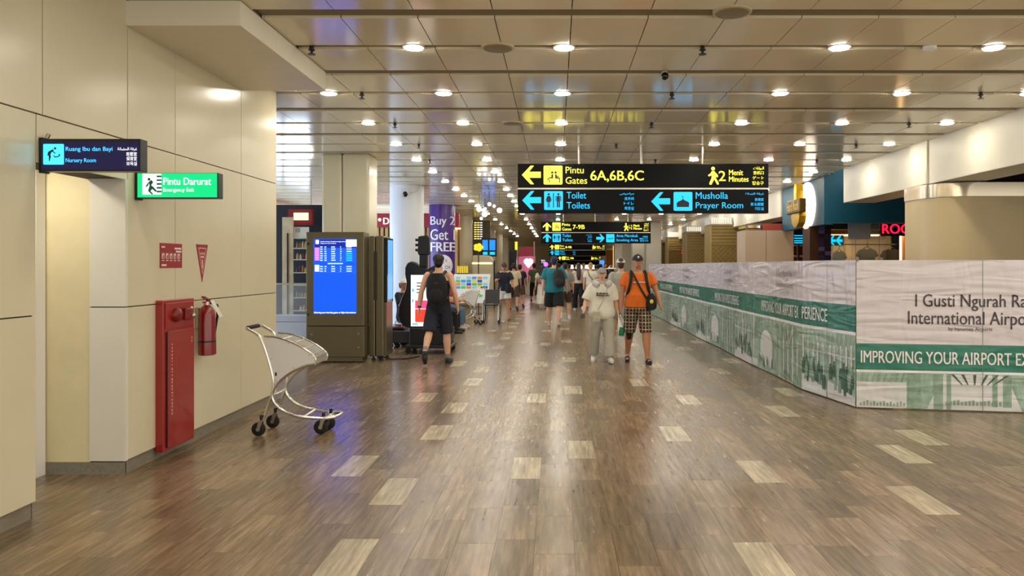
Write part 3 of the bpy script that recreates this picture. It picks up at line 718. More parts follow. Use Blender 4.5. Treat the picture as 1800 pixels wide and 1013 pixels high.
def icon_wc(P, x, y, off, mb):
    P.rect(x + 15.6, y + 3.5, x + 17.2, y + 29, off, mb)
    for cx, fem in ((x + 8, 1), (x + 25, 0)):
        P.disc(cx, y + 5.5, 2, off, mb, 12)
        if fem:
            P.shape([(cx - 2, y + 8.4), (cx + 2, y + 8.4), (cx + 4.2, y + 19), (cx - 4.2, y + 19)], off, mb)
            P.rect(cx - 2, y + 19, cx - .5, y + 28.5, off, mb); P.rect(cx + .5, y + 19, cx + 2, y + 28.5, off, mb)
            P.shape([(cx - 2.4, y + 8.6), (cx - 5.6, y + 16.5), (cx - 4.4, y + 17), (cx - 1.6, y + 10)], off, mb); P.shape([(cx + 2.4, y + 8.6), (cx + 5.6, y + 16.5), (cx + 4.4, y + 17), (cx + 1.6, y + 10)], off, mb)
        else:
            P.rect(cx - 2.8, y + 8.4, cx + 2.8, y + 18, off, mb); P.rect(cx - 2.8, y + 18, cx - .4, y + 28.5, off, mb); P.rect(cx + .4, y + 18, cx + 2.8, y + 28.5, off, mb)
            P.rect(cx - 4.8, y + 8.4, cx - 3.4, y + 17.5, off, mb); P.rect(cx + 3.4, y + 8.4, cx + 4.8, y + 17.5, off, mb)
def icon_mosque(P, x, y, off, mb):
    P.shape([(x + 5.5, y + 26.5), (x + 5.5, y + 23), (x + 5, y + 20), (x + 8, y + 17), (x + 13, y + 15), (x + 16.4, y + 12.4), (x + 20, y + 15), (x + 25, y + 17), (x + 27.6, y + 20), (x + 27, y + 23), (x + 27, y + 26.5)], off, mb)
    P.rect(x + 16, y + 10, x + 16.8, y + 13, off, mb)
    P.shape([(x + 15.2, y + 5.8), (x + 14.6, y + 8), (x + 16.2, y + 10), (x + 18.4, y + 9.6), (x + 16.6, y + 8.8), (x + 15.8, y + 7.4)], off, mb)
def wayfinding(label, Y, pxl, pyt, k, rows, rods, group, wpx=441.):
    """rows: list of functions drawing a row; k metres per big-sign pixel"""
    P = Local(k, 910, 288, Y, XA(pxl, Y), ZA(pyt, Y))
    t = thing('hanging_sign', label, 'sign', P.p(910 + wpx / 2, 375), group)
    for (y0, y1) in ((288, 330), (333, 375)):
        a, b = P.p(910, y1), P.p(910 + wpx, y0); MB().box(a.x, Y, a.z, b.x, Y + .14, b.z).build('sign_box', NAVY, t, bevel=.006)
    a, b = P.p(910, 333.2), P.p(910 + wpx, 329.8); MB().box(a.x, Y + .02, a.z, b.x, Y + .12, b.z).build('divider_rail', STEEL, t)
    for r in rods:
        a = P.p(r, 288); MB().tube([(a.x, Y + .07, a.z - .01), (a.x, Y + .07, CEIL + .02)], .018, 8).build('hanger_rod', STEEL, t, True)
    for fn in rows: fn(P, t)
    return t
def sq(P, t, x, y, m, icon):
    P.shape(rrect(x, y, x + 33, y + 33, 2), .003).build('pictogram_tile', m, t)
    mb = MB(); icon(P, x, y, .005, mb); mb.build('pictogram', INK, t)
def texts(P, t, m, lst, name='lettering'):
    for (st, x0, y0, x1, y1, bold) in lst: P.text(st, x0, y0, x1, y1, .003, bold=bold).build(name, m, t, fix=False)
def small(P, t, m, lst):
    mb = MB()
    for (st, x0, y0, x1, y1) in lst: P.text(st, x0, y0, x1, y1, .003, mb, bold=.015)
    mb.build('small_lettering', m, t, fix=False)
cp = lambda x, y: (900 + x / 7.5, 280 + y / 7.5); cq = lambda x, y: (1130 + x / 7.5, 280 + y / 7.5)
def bx(f, x0, x1, y0, y1): a = f(x0, y0); b = f(x1, y1); return (a[0], a[1], b[0], b[1])
def row_gates(ang, num, mins, nx1=1735, mx=865, mw=1090):
    def fn(P, t):
        P.shape(arrow_pts(934, 307.7, ang), .003).build('arrow', YEL, t)
        sq(P, t, 955.7, 291.4, YEL, icon_seat)
        texts(P, t, YEL, [('Pintu',) + bx(cp, 707, 945, 100, 187) + (.006,), ('Gates',) + bx(cp, 707, 990, 235, 325) + (.006,), (num,) + bx(cp, 1035, nx1, 150, 300 if ',' in num else 280) + (.02,),
            (mins,) + bx(cq, 1000, mw, 155, 287) + (.01,), ('Menit',) + bx(cq, 1135, 1320, 140, 212) + (.02,), ('Minutes',) + bx(cq, 1135, 1392, 228, 297) + (.02,)])
        mb = MB(); walker(P, *cq(mx, 100), mb, .003); mb.build('walking_figure', YEL, t)
        small(P, t, YEL, [(AR['gates'],) + bx(cq, 1455, 1595, 98, 146), ('登机口',) + bx(cq, 1455, 1592, 157, 202), ('ゲート',) + bx(cq, 1445, 1592, 224, 268), ('탑승구',) + bx(cq, 1445, 1592, 290, 340)])
    return fn
def row_toilet(ang):
    def fn(P, t):
        P.shape(arrow_pts(934.6, 352.3, ang), .003).build('arrow', CYA, t)
        sq(P, t, 956.5, 336.2, CYA, icon_wc)
        texts(P, t, CYA, [('Toilet',) + bx(cp, 720, 977, 432, 520) + (.004,), ('Toilets',) + bx(cp, 720, 1027, 566, 652) + (.004,)])
        small(P, t, CYA, [(AR['toilet'],) + bx(cp, 1420, 1608, 438, 474), ('洗手间',) + bx(cp, 1483, 1605, 500, 540), ('トイレ',) + bx(cp, 1475, 1605, 562, 602), ('화장실',) + bx(cp, 1483, 1605, 626, 670)])
    return fn
def row_pray(P, t):
    P.shape(arrow_pts(1161.3, 354.3, 0), .003).build('arrow', CYA, t)
    sq(P, t, 1184, 337.6, CYA, icon_mosque)
    texts(P, t, CYA, [('Musholla',) + bx(cq, 697, 1122, 435, 523) + (.004,), ('Prayer Room',) + bx(cq, 697, 1322, 568, 672) + (.004,)])
    small(P, t, CYA, [(AR['pray'],) + bx(cq, 1350, 1595, 440, 476), ('祈祷室',) + bx(cq, 1475, 1592, 512, 552), ('祈る部屋',) + bx(cq, 1420, 1592, 572, 615), ('기도실',) + bx(cq, 1475, 1592, 632, 674)])
def icon_smoke(P, x, y, off, mb):
    P.rect(x + 6, y + 17, x + 22, y + 20, off, mb); P.shape([(x + 23, y + 17), (x + 27, y + 12), (x + 28, y + 13), (x + 26, y + 20), (x + 23, y + 20)], off, mb)
def row_smoke(P, t):
    P.shape(arrow_pts(1149, 354, pi), .003).build('arrow', CYA, t)
    sq(P, t, 1172, 337.6, CYA, icon_smoke)
    texts(P, t, CYA, [('Area Merokok', 1213, 338, 1300, 350, .008), ('Smoking Area', 1213, 356, 1300, 370, .008)])
    small(P, t, CYA, [('吸烟区', 1320, 345, 1340, 351), ('喫煙エリア', 1306, 353, 1340, 360), ('흡연구역', 1308, 362, 1340, 368)])
K0 = 12.2 / FPX
wayfinding('big hanging sign to gates 6A 6B 6C, toilets and prayer room', 12.2, 910, 288, K0, [row_gates(0, '6A,6B,6C', '2'), row_toilet(0), row_pray], (1018, 1128, 1236), 'hanging wayfinding signs')
wayfinding('second hanging sign to gates 7-9B, toilets and smoking area', 27.9, 951, 390, K0, [row_gates(pi / 2, '7-9B', '1-2', 1390, 850, 1095), row_toilet(pi / 2), row_smoke], (1000, 1128, 1260), 'hanging wayfinding signs')
wayfinding('third and smaller hanging sign to gates 8 and 9B', 53.8, 965, 430, K0, [row_gates(pi / 2, '8-9B', '1', 1390, 865, 1060), row_toilet(pi / 2)], (1000, 1260), 'hanging wayfinding signs')
wayfinding('farthest hanging sign just above the far white panel', 68., 980, 450.5, K0 * .98, [row_gates(pi / 2, '9B', '1', 1290, 865, 1060)], (1000, 1260), 'hanging wayfinding signs')
# ------------------------------------------------------------------ projecting signs on the left wall
def proj_sign(name, label, Y, px0, px1, py0, py1, face_m, rim_m, draw):
    a, b = W(px0, py1, Y), W(px1, py0, Y)
    t = thing(name, label, 'sign', ((a.x + b.x) / 2, Y + .04, a.z))
    MB().box(a.x, Y, a.z, b.x, Y + .08, b.z).build('housing', rim_m, t, bevel=.004)
    MB().box(-3.2, Y + .01, a.z - .01, a.x + .015, Y + .07, b.z + .01).build('wall_bracket', BLACK, t, bevel=.003)
    P = PxPlane(Y); draw(P, t); return t
NB = mat('nursery_navy', (6, 6, 62), .15, emit=.5)
def draw_nursery(P, t):
    f = lambda x, y: (x / 4.4825, 220 + y / 4.4825)
    b = lambda x0, x1, y0, y1: f(x0, y0) + f(x1, y1)
    P.rect(*f(330, 352), *f(1098, 130), .003).build('lit_face', NB, t)
    P.shape(rrect(*f(345, 150), *f(508, 312), 1.8), .005).build('pictogram_tile', glow('tile_cyan', (60, 205, 255), 1.7), t)
    mb = MB(); c = f(440, 185); P.disc(c[0], c[1], 2.2, .007, mb, 12)
    q = lambda *p: [f(x, y) for x, y in p]
    P.shape(q((385, 212), (420, 192), (434, 198), (412, 215), (402, 238), (408, 243), (399, 285), (390, 285), (390, 243), (378, 241)), .007, mb)
    P.shape(q((410, 205), (420, 202), (446, 222), (440, 228)), .007, mb)
    P.shape(q((425, 240), (432, 238), (440, 248), (462, 246), (478, 232), (482, 240), (466, 254), (436, 257)), .007, mb); c = f(472, 233); P.disc(c[0], c[1], 1.2, .007, mb, 10)
    mb.build('pictogram', INK, t)
    SB = glow('text_sky', (70, 190, 255), 1.5)
    P.text('Ruang Ibu dan Bayi', *b(522, 890, 172, 215), .005, bold=.012).build('lettering', SB, t); P.text('Nursery Room', *b(522, 760, 262, 304), .005, bold=.006).build('lettering', SB, t)
    mb = MB(); P.text(AR['nurse'], *b(930, 1083, 176, 206), .005, mb, .02); P.text('育婴室', *b(998, 1082, 214, 245), .005, mb, .02); P.text('保育室', *b(1000, 1082, 250, 281), .005, mb, .02); P.text('보육실', *b(1000, 1082, 288, 320), .005, mb, .02)
    mb.build('small_lettering', WHT, t)
proj_sign('nursery_sign', 'dark blue lit nursery room sign projecting from the left wall', 4.56, 70, 247, 244, 301, NB, BLACK, draw_nursery)
t = bpy.data.objects['nursery_sign']
MB().tube([W(82, 243, 4.6), W(86, 236, 4.6)], .012, 6).build('hinge_pin', STEEL, t)
GG = glow('exit_green', (0, 190, 112), 1.3)
def draw_exit(P, t):
    f = lambda x, y: (x / 4.4825, 220 + y / 4.4825)
    b = lambda x0, x1, y0, y1: f(x0, y0) + f(x1, y1)
    P.rect(*f(1085, 570), *f(1712, 380), .003).build('lit_face', GG, t)
    P.rect(*f(1125, 548), *f(1275, 385), .005).build('pictogram_tile', WHT, t)
    mb = MB(); q = lambda *p: [f(x, y) for x, y in p]
    for k in range(5): P.rect(*f(1238, 412 + k * 30), *f(1276, 398 + k * 30), .007, mb)
    c = f(1178, 428); P.disc(c[0], c[1], 2.6, .007, mb, 12)
    P.shape(q((1175, 450), (1195, 432), (1212, 450), (1195, 475), (1215, 490), (1240, 520), (1230, 528), (1205, 505), (1190, 520), (1212, 545), (1200, 548), (1170, 520), (1182, 478)), .007, mb)
    P.shape(q((1170, 455), (1180, 448), (1172, 478), (1155, 490), (1150, 484)), .007, mb); mb.build('pictogram', mat('exit_ink', (0, 110, 80), .5), t)
    P.text('Pintu Darurat', *b(1290, 1665, 415, 472), .005, bold=.02).build('lettering', WHT, t); P.text('Emergency Exit', *b(1288, 1530, 494, 534), .005, bold=.02).build('lettering', WHT, t)
proj_sign('emergency_exit_sign', 'green lit emergency exit sign projecting from the left wall', 5.6, 239, 384, 304, 349, GG, mat('dark_green_case', (10, 44, 38), .3), draw_exit)

# ------------------------------------------------------------------ fire equipment
t = thing('hose_cabinet', 'tall red fire hose cabinet on the left wall', 'fire cabinet', (-3.17, 6.15, .06))
MB().box(-3.2, 5.90, .06, -3.135, 6.40, 1.275).build('case', RED, t, bevel=.006)
MB().box(-3.136, 5.925, 1.045, -3.125, 6.375, 1.25).build('top_panel', RED, t, bevel=.003)
MB().box(-3.136, 5.95, .09, -3.121, 6.375, 1.02).build('door', RED, t, bevel=.004)
MB().box(-3.135, 5.935, .09, -3.128, 5.952, 1.02).build('door_hinge', BLACK, t)
MB().lathe((-3.125, 6.07, 1.15), [(.06, 0), (.058, .02), (.045, .038), (.01, .045)], 22, 'x').build('alarm_bell', REDD, t, True)
MB().box(-3.125, 6.17, 1.10, -3.085, 6.27, 1.2).build('call_point', REDD, t, bevel=.01)
MB().ell((-3.10, 6.31, 1.13), .022, .022, .022).build('indicator_lamp', STEEL, t, True)
MB().ell((-3.11, 6.30, 1.19), .014, .02, .02).build('indicator_lamp', STEEL, t, True)
pl = Plane((-3.1195, 6.0, .35), (0, 0, 1), (0, -1, 0)); pl = Plane((-3.1195, 6.0, .0), (0, 0, -1), (0, 1, 0))
mb = MB(); rg = random.Random(3); z = .92
while z > .35: mb.box(-3.1205, 6.0, z - rg.uniform(.006, .02), -3.1195, 6.012, z); z -= .028
mb.build('door_print', mat('pale_print', (220, 190, 180), .5), t)
mb = MB()
for k in range(4): mb.box(-3.1205, 6.315 + (k % 2) * .018, .93 - (k // 2) * .03, -3.1195, 6.328 + (k % 2) * .018, .95 - (k // 2) * .03)
mb.build('corner_print', mat('print_gold', (200, 120, 60), .5), t)
t = thing('fire_extinguisher', 'red fire extinguisher with white tag on the left wall', 'fire extinguisher', (-3.1, 6.58, .76))
ex, ey = -3.105, 6.57
MB().lathe((ex, ey, 0), [(.06, .758), (.072, .765), (.072, 1.11), (.066, 1.15), (.045, 1.185), (.022, 1.205), (.022, 1.23)], 24).build('cylinder', mat('extinguisher_red', (130, 10, 14), .25, coat=.6), t, True)
MB().lathe((ex, ey, 0), [(.0735, .875), (.0735, .89)], 24).build('strap', BLACK, t, True)
MB().lathe((ex, ey, 0), [(.028, 1.205), (.028, 1.235)], 14).build('valve', STEEL, t, True)
MB().prism([(ex - .015, ey - .07, 1.27), (ex - .015, ey + .04, 1.235), (ex - .015, ey + .04, 1.25), (ex - .015, ey - .07, 1.285)], (.03, 0, 0)).prism([(ex - .012, ey - .06, 1.225), (ex - .012, ey + .03, 1.23), (ex - .012, ey + .03, 1.24), (ex - .012, ey - .06, 1.237)], (.024, 0, 0)).build('handle', RED, t)
MB().tube([(ex + .02, ey + .02, 1.225), (ex + .06, ey + .07, 1.20), (ex + .05, ey + .095, 1.1), (ex + .03, ey + .085, .95), (ex + .03, ey + .08, .76)], [.011, .011, .011, .012, .017], 8).build('hose', RUBBER, t, True)
MB().prism([(ex + .03, ey - .0, 1.24), (ex + .045, ey + .03, 1.25), (ex + .11, ey + .07, 1.10), (ex + .095, ey + .04, 1.09)], (.002, -.002, .0)).build('tag', mat('tag_paper', (222, 222, 210), .6), t)
MB().box(-3.2, ey - .03, 1.0, ex - .06, ey + .03, 1.18).build('wall_hook', STEEL, t)
RS = mat('safety_red', (150, 24, 34), .4)
pw = Plane((-3.196, 0, 0), (0, 1, 0), (0, 0, 1))
t = thing('instruction_plate', 'rectangular red fire instruction plate above the hose cabinet', 'sign', (-3.196, 6.14, 1.53))
MB().box(-3.2, 5.965, 1.535, -3.196, 6.315, 1.738).build('plate', RS, t)
mb = MB(); pw.rect(5.985, 1.70, 6.04, 1.712, .001, mb); pw.rect(6.19, 1.69, 6.30, 1.705, .001, mb); pw.rect(6.21, 1.665, 6.30, 1.68, .001, mb); pw.rect(5.985, 1.55, 6.06, 1.566, .001, mb)
for k in range(5):
    y = 5.99 + k * .062; pw.rect(y, 1.61, y + .038, 1.655, .001, mb); pw.rect(y, 1.593, y + .038, 1.60, .001, mb)
mb.build('print', mat('plate_print', (232, 214, 206), .5), t)
mb = MB()
for k in range(5):
    y = 5.998 + k * .062; pw.disc(y + .008, 1.647, .004, .002, mb, 8); pw.shape([(y + .002, 1.613), (y + .02, 1.613), (y + .018 + .004 * (k % 2), 1.642), (y + .006, 1.638)], .002, mb)
mb.build('pictograms', RS, t)
t = thing('triangle_sign', 'narrow red triangle fire extinguisher sign above the extinguisher', 'sign', (-3.196, 6.67, 1.41))
MB().prism([(-3.2, 6.565, 1.745), (-3.2, 6.785, 1.745), (-3.2, 6.675, 1.405)], (.004, 0, 0)).build('plate', RS, t)
mb = MB(); pw.shape([(6.60, 1.715), (6.75, 1.715), (6.746, 1.708), (6.604, 1.708)], .001, mb); pw.shape([(6.60, 1.715), (6.607, 1.715), (6.678, 1.48), (6.675, 1.47)], .001, mb); pw.shape([(6.75, 1.715), (6.743, 1.715), (6.672, 1.48), (6.675, 1.47)], .001, mb)
pw.text('APAR', 6.63, 1.65, 6.72, 1.675, .001, mb, .03); pw.rect(6.645, 1.625, 6.705, 1.64, .001, mb); pw.shape([(6.665, 1.61), (6.685, 1.61), (6.683, 1.53), (6.667, 1.53)], .001, mb)
mb.build('print', mat('plate_print2', (236, 196, 190), .5), t)

# ------------------------------------------------------------------ luggage trolley, built lengthwise along x, origin on the floor
TO = V((XA(505, 6.92), 6.92, 0))
def tc(cx, cy):
    px, py = 430 + cx / 4.405, 550 + cy / 4.405
    return ((px - CX) / FPX * 6.92 - TO.x, CH - (py - CY) / FPX * 6.92)
TUBE = mat('trolley_tube', (216, 214, 208), .22, metal=1.)
def smooth_path(pts, k=4):
    out = []; n = len(pts); P_ = [V(p) for p in pts]
    for i in range(n - 1):
        p0, p1, p2, p3 = P_[max(i - 1, 0)], P_[i], P_[i + 1], P_[min(i + 2, n - 1)]
        for j in range(k):
            s_ = j / k; out.append(.5 * ((2 * p1) + (p2 - p0) * s_ + (2 * p0 - 5 * p1 + 4 * p2 - p3) * s_ * s_ + (3 * p1 - p0 - 3 * p2 + p3) * s_ ** 3))
    out.append(P_[-1]); return out
def make_trolley():
    t = empty('luggage_trolley')
    ORG[t.name] = V((0, 0, 0))
    hw = .17
    side = [(75, 112), (150, 155), (182, 185), (225, 300), (262, 430), (276, 520), (262, 620), (235, 700), (200, 805)]
    low = [(592, 378), (500, 398), (400, 450), (315, 520), (272, 590), (276, 655), (325, 712), (400, 755), (500, 780), (650, 795), (725, 792)]
    rim = [(205, 168), (300, 178), (400, 210), (500, 258), (590, 325), (592, 378)]
    for s_ in (-1, 1):
        y = s_ * hw
        P3 = lambda pts, yy: [V((tc(a, b)[0], yy, tc(a, b)[1])) for a, b in pts]
        MB().tube(smooth_path(P3(side, y)), .0135, 8).build('side_tube', TUBE, t, True, local=True)
        lp = P3(low, y); lp[-1].y = y * .55; lp[-2].y = y * .8
        MB().tube(smooth_path(lp), .0135, 8).build('lower_tube', TUBE, t, True, local=True)
        MB().tube(smooth_path(P3(rim, y)), .009, 8).build('rim_tube', TUBE, t, True, local=True)
        pan = [(200, 168), (270, 172), (400, 212), (500, 260), (590, 326), (590, 375), (500, 396), (430, 424), (370, 460), (312, 508), (284, 520), (272, 480), (258, 400), (238, 300), (216, 220)]
        w_ = MB().prism(P3(pan, y - .004), (0, .008, 0)).build('side_panel', WHITE, t, local=True)
        mb = MB()
        for a, b in ((238, 180), (392, 222), (545, 312), (262, 338), (294, 498), (432, 408)):
            x, z = tc(a, b); mb.lathe((x, y - .008, z), [(.006, 0), (.006, .016)], 8, 'y')
        mb.build('rivets', STEEL, w_, local=True)
    x, z = tc(297, 455); MB().box(x - .008, -hw - .006, z - .016, x + .008, -hw - .004, z + .016).build('sticker', INK, t, local=True)
    h0 = tc(75, 112)
    MB().tube([(h0[0], -hw, h0[1]), (h0[0] - .012, -hw * .6, h0[1] + .004), (h0[0] - .012, hw * .6, h0[1] + .004), (h0[0], hw, h0[1])], .0135, 8).build('handle_bar', TUBE, t, True, local=True)
    MB().tube([(h0[0] - .012, -hw * .7, h0[1] + .004), (h0[0] - .012, hw * .7, h0[1] + .004)], .019, 10).build('handle_grip', RUBBER, t, True, local=True)
    mb = MB(); q = [tc(a, b) for a, b in ((230, 178), (300, 188), (400, 220), (500, 268), (588, 332))]
    for i in range(len(q) - 1):
        (xa, za), (xb, zb) = q[i], q[i + 1]
        mb.add([(xa, hw - .012, za - .05), (xb, hw - .012, zb - .05), (xb, -hw + .012, zb - .05), (xa, -hw + .012, za - .05)], [(0, 1, 2, 3)])
    mb.build('tray_floor', mat('tray_clear', (206, 210, 204), .2, alpha=.35), t, local=True)
    for a, b in ((340, 190), (420, 218), (505, 262), (572, 312)):
        x, z = tc(a, b); MB().tube([(x, -hw, z), (x, hw, z)], .005, 6).build('tray_rib', TUBE, t, True, local=True)
    x, z = tc(592, 325); x2, z2 = tc(592, 380)
    MB().prism([(x, -hw, z), (x, hw, z), (x2, hw, z2), (x2, -hw, z2)], (.006, 0, 0)).build('tray_end', TUBE, t, local=True)
    for a, b in ((265, 615), (500, 780), (660, 795)):
        x, z = tc(a, b); MB().tube([(x, -hw, z), (x, hw, z)], .011, 8).build('cross_bar', TUBE, t, True, local=True)
    xt, zt = tc(735, 785); MB().tube(smooth_path([(tc(650, 795)[0], -hw * .8, tc(650, 795)[1]), (xt, -hw * .45, zt), (xt + .012, 0, zt), (xt, hw * .45, zt), (tc(650, 795)[0], hw * .8, tc(650, 795)[1])]), .0135, 8).build('nose_tube', TUBE, t, True, local=True)
    x, z = tc(660, 770); MB().tube([(x, -.05, z - .03), (x, -.05, z + .035)], .006, 6).build('front_peg', TUBE, t, True, local=True)
    x, z = tc(265, 690)
    MB().tube(smooth_path([(x + .03 * sin(k * 1.9), 0, z + .03 - k * .006) for k in range(12)]), .004, 6).build('chain_spring', STEEL, t, True, local=True)
    for (cx_, cy_, yy, r) in ((165, 885, -hw, .062), (165, 885, hw, .062), (615, 870, -hw * .55, .064), (625, 868, hw * .55, .064)):
        x, z = tc(cx_, cy_); z = r
        c = MB().lathe((x, yy - .016, z), [(r * .82, 0), (r, .006), (r, .026), (r * .82, .032)], 24, 'y').build('caster_wheel', RUBBER, t, True, local=True)
        MB().lathe((x, yy - .02, z), [(r * .3, 0), (r * .3, .04)], 12, 'y').build('hub', STEEL, c, True, local=True)
        mb = MB()
        for q_ in (-.024, .020): mb.prism([(x - .012, yy + q_, z - .006), (x + .014, yy + q_, z - .006), (x + .045, yy + q_, z + r * 1.25), (x + .005, yy + q_, z + r * 1.25)], (0, .004, 0))
        mb.box(x, yy - .028, z + r * 1.2, x + .05, yy + .028, z + r * 1.35)
        mb.build('caster_fork', STEEL, c, local=True)
        xx = x + .025; MB().tube([(xx, yy, z + r * 1.3), (xx, yy, z + r * 1.3 + .05)], .016, 8).build('caster_stem', BLACK, c, True, local=True)
    return t
tr = make_trolley(); tr.location = TO
tag(tr, 'empty luggage trolley with white side panels beside the left wall', 'trolley', 'luggage trolleys')
dup(tr, (XA(828, 19.6), 19.6, 0), R(205), 'luggage trolley parked by the brochure stand near seated people')

# ------------------------------------------------------------------ flight information kiosk
Y = 11.85
t = thing('flight_kiosk', 'bronze floor kiosk with blue flight information screen', 'kiosk', (XA(589, Y), Y + .2, 0))
x0, x1 = XA(538, Y), XA(640, Y)
MB().box(x0, Y, ZA(574, Y) + .003, x1, Y + .34, ZA(408, Y)).build('upper_body', BRONZE, t, bevel=.012)
MB().box(x0, Y, ZA(628, Y), x1, Y + .34, ZA(574, Y) - .003).build('lower_body', BRONZE, t, bevel=.008)
MB().box(x0 + .03, Y + .02, .02, x1 - .03, Y + .32, ZA(628, Y)).build('base_plinth', BRONZE, t)
P = PxPlane(Y)
sx, sy = lambda c: 540 + c / 4.1375, lambda c: 405 + c / 4.1375
P.rect(sx(48), sy(608), sx(358), sy(62), .002).build('screen', glow('screen_blue', (0, 72, 238), 1.35), t)
P.rect(sx(55), sy(130), sx(356), sy(66), .004).build('screen_header', glow('screen_navy', (0, 40, 170), .8), t)
mb = MB(); P.rect(sx(282), sy(118), sx(360), sy(68), .006, mb); P.shape(rrect(sx(62), sy(70), sx(86), sy(100), 1), .006, mb)
P.text('Informasi Keberangkatan', sx(98), sy(78), sx(280), sy(88), .006, mb); P.text('Departure Information', sx(98), sy(91), sx(210), sy(100), .006, mb)
for k in range(3): P.rect(sx(56), sy(266 + k * 17), sx(88), sy(252 + k * 17), .006, mb)
P.text('following your boarding gates or flight informations', sx(50), sy(592), sx(354), sy(607), .006, mb, .02); mb.build('screen_white', glow('screen_white', (245, 250, 255), 1.5), t, fix=False)
mb = MB()
for k in range(6): P.rect(sx(56), sy(139 + k * 16), sx(88), sy(126 + k * 16), .006, mb)
mb.build('screen_pink_tags', glow('screen_pink', (250, 130, 185), 1.3), t)
mb = MB(); mt = MB(); ml = MB(); rg = random.Random(5)
for k in range(10):
    y = 118 + k * 16 if k < 7 else 260 + (k - 7) * 17
    for c0, c1 in ((94, 116), (126, 143), (175, 207), (240, 252)): P.rect(sx(c0), sy(y + 7), sx(c1 - rg.uniform(0, 5)), sy(y), .006, mb)
    if 2 < k < 7: P.rect(sx(284), sy(y + 8), sx(328), sy(y), .006, mt)
    else: P.rect(sx(286), sy(y + 7), sx(324), sy(y), .006, mb)
    P.rect(sx(92), sy(y + 12), sx(354), sy(y + 11), .005, ml)
P.rect(sx(150), sy(246), sx(260), sy(238), .006, mb)
mb.build('screen_rows', glow('screen_rows', (190, 225, 255), 1.2), t); mt.build('screen_status', glow('screen_teal', (0, 200, 190), 1.2), t); ml.build('screen_rules', glow('screen_lines', (90, 160, 255), 1.0), t)
for py in (429, 553):
    MB().lathe((x0 + .035, Y - .01, ZA(py, Y)), [(.02, 0), (.02, .012)], 14, 'y').build('lock', BLACK, t, True)
mb = MB()
for (a, b) in ((548, 588), (630, 587), (630, 611)): c = W(a, b, Y); mb.lathe((c.x, Y - .004, c.z), [(.012, 0), (.012, .005)], 10, 'y')
mb.build('screw', STEEL, t)
t = thing('slim_kiosk', 'narrow bronze kiosk turned sideways beside the flight screen', 'kiosk', (XA(662, 12.2), 12.6, 0))
Y = 12.1; x0, xm, x1 = XA(649, Y), XA(659.5, Y), XA(674, Y); zt = ZA(415, Y)
MB().box(x0, Y, .07, xm - .003, Y + .55, zt).build('shell', BRONZE, t, bevel=.015); MB().box(xm + .003, Y, .07, x1, Y + .55, zt).build('shell', BRONZE, t, bevel=.015)
MB().box(XA(657, Y), Y - .004, ZA(528, Y), XA(663, Y), Y + .001, ZA(442, Y)).build('slot', mat('slot_dark', (48, 38, 24), .5), t)
MB().box(x1, Y + .06, .95, x1 + .05, Y + .5, zt - .03).build('screen_frame', BLACKG, t, bevel=.004)
MB().box(x1 + .05, Y + .1, 1.0, x1 + .052, Y + .46, zt - .06).build('screen', glow('side_screen', (100, 170, 250), .9), t)
MB().box(x1, Y + .05, .07, x1 + .04, Y + .5, .95).build('skirt', BRONZE, t)
for (a, b) in ((x0 + .05, Y + .08), (x1 - .05, Y + .08), (x0 + .05, Y + .47), (x1 - .05, Y + .47)):
    MB().lathe((a, b, 0), [(.035, 0), (.035, .03), (.015, .035), (.015, .075)], 12).build('foot', BLACK, t, True)
MB().tube([(x1 - .06, Y + .1, .06), (x1 + .1, Y + .05, .02), (x1 + .35, Y + .2, .012), (x1 + .5, Y + .5, .012)], .012, 6).build('power_cable', RUBBER, t, True)

# ------------------------------------------------------------------ black guitar-shaped display
Y = 13.25
t = thing('guitar_display', 'black guitar-shaped display stand with lit screen', 'display stand', (XA(745, Y), Y, 0))
g = lambda cx, cy: W(660 + cx / 3.896, 400 + cy / 3.896, Y)
half = [(300, 262), (275, 245), (245, 236), (218, 246), (203, 275), (202, 320), (212, 372), (206, 425), (180, 480), (158, 545), (154, 605), (168, 650), (200, 680), (250, 694), (325, 698)]
outl = half + [(650 - a, b) for a, b in half[::-1][1:-3]] + [(650 - 262, 268), (350, 290), (350, 262)]
def scaled(pts, s_): cx_, cy_ = 325, 470; return [(cx_ + (a - cx_) * s_, cy_ + (b - cy_) * s_) for a, b in pts]
MB().prism([g(a, b) for a, b in outl], (0, .1, 0)).build('guitar_body', BLACK, t, bevel=.012)
MB().prism([g(a, b) + V((0, .1, 0)) for a, b in scaled(outl, 1.02)], (0, .05, 0)).build('grey_rim', mat('rim_grey', (110, 112, 122), .4), t)
MB().prism([g(a, b) for a, b in ((300, 180), (355, 180), (355, 275), (300, 275))], (0, .09, 0)).build('neck', BLACK, t, bevel=.008)
MB().prism([g(a, b) for a, b in ((292, 62), (350, 52), (368, 66), (372, 180), (355, 192), (298, 192), (288, 175))], (0, .09, 0)).build('headstock', BLACK, t, bevel=.01)
for b in (85, 120, 155):
    p = g(283, b); MB().box(p.x - .035, Y + .02, p.z - .025, p.x + .03, Y + .06, p.z + .025).build('tuning_peg', BLACK, t, bevel=.012)
P = PxPlane(Y); gx, gy = lambda c: 660 + c / 3.896, lambda c: 400 + c / 3.896
P.rect(gx(243), gy(677), gx(408), gy(326), .004).build('screen', glow('advert_white', (255, 240, 228), 1.2), t)
mb = MB(); P.rect(gx(272), gy(648), gx(396), gy(560), .006, mb); mb.build('screen_red_block', glow('advert_red', (255, 60, 40), 1.2), t)
mb = MB(); P.rect(gx(272), gy(556), gx(396), gy(500), .006, mb); mb.build('screen_pink_block', glow('advert_pink', (236, 70, 120), 1.1), t)
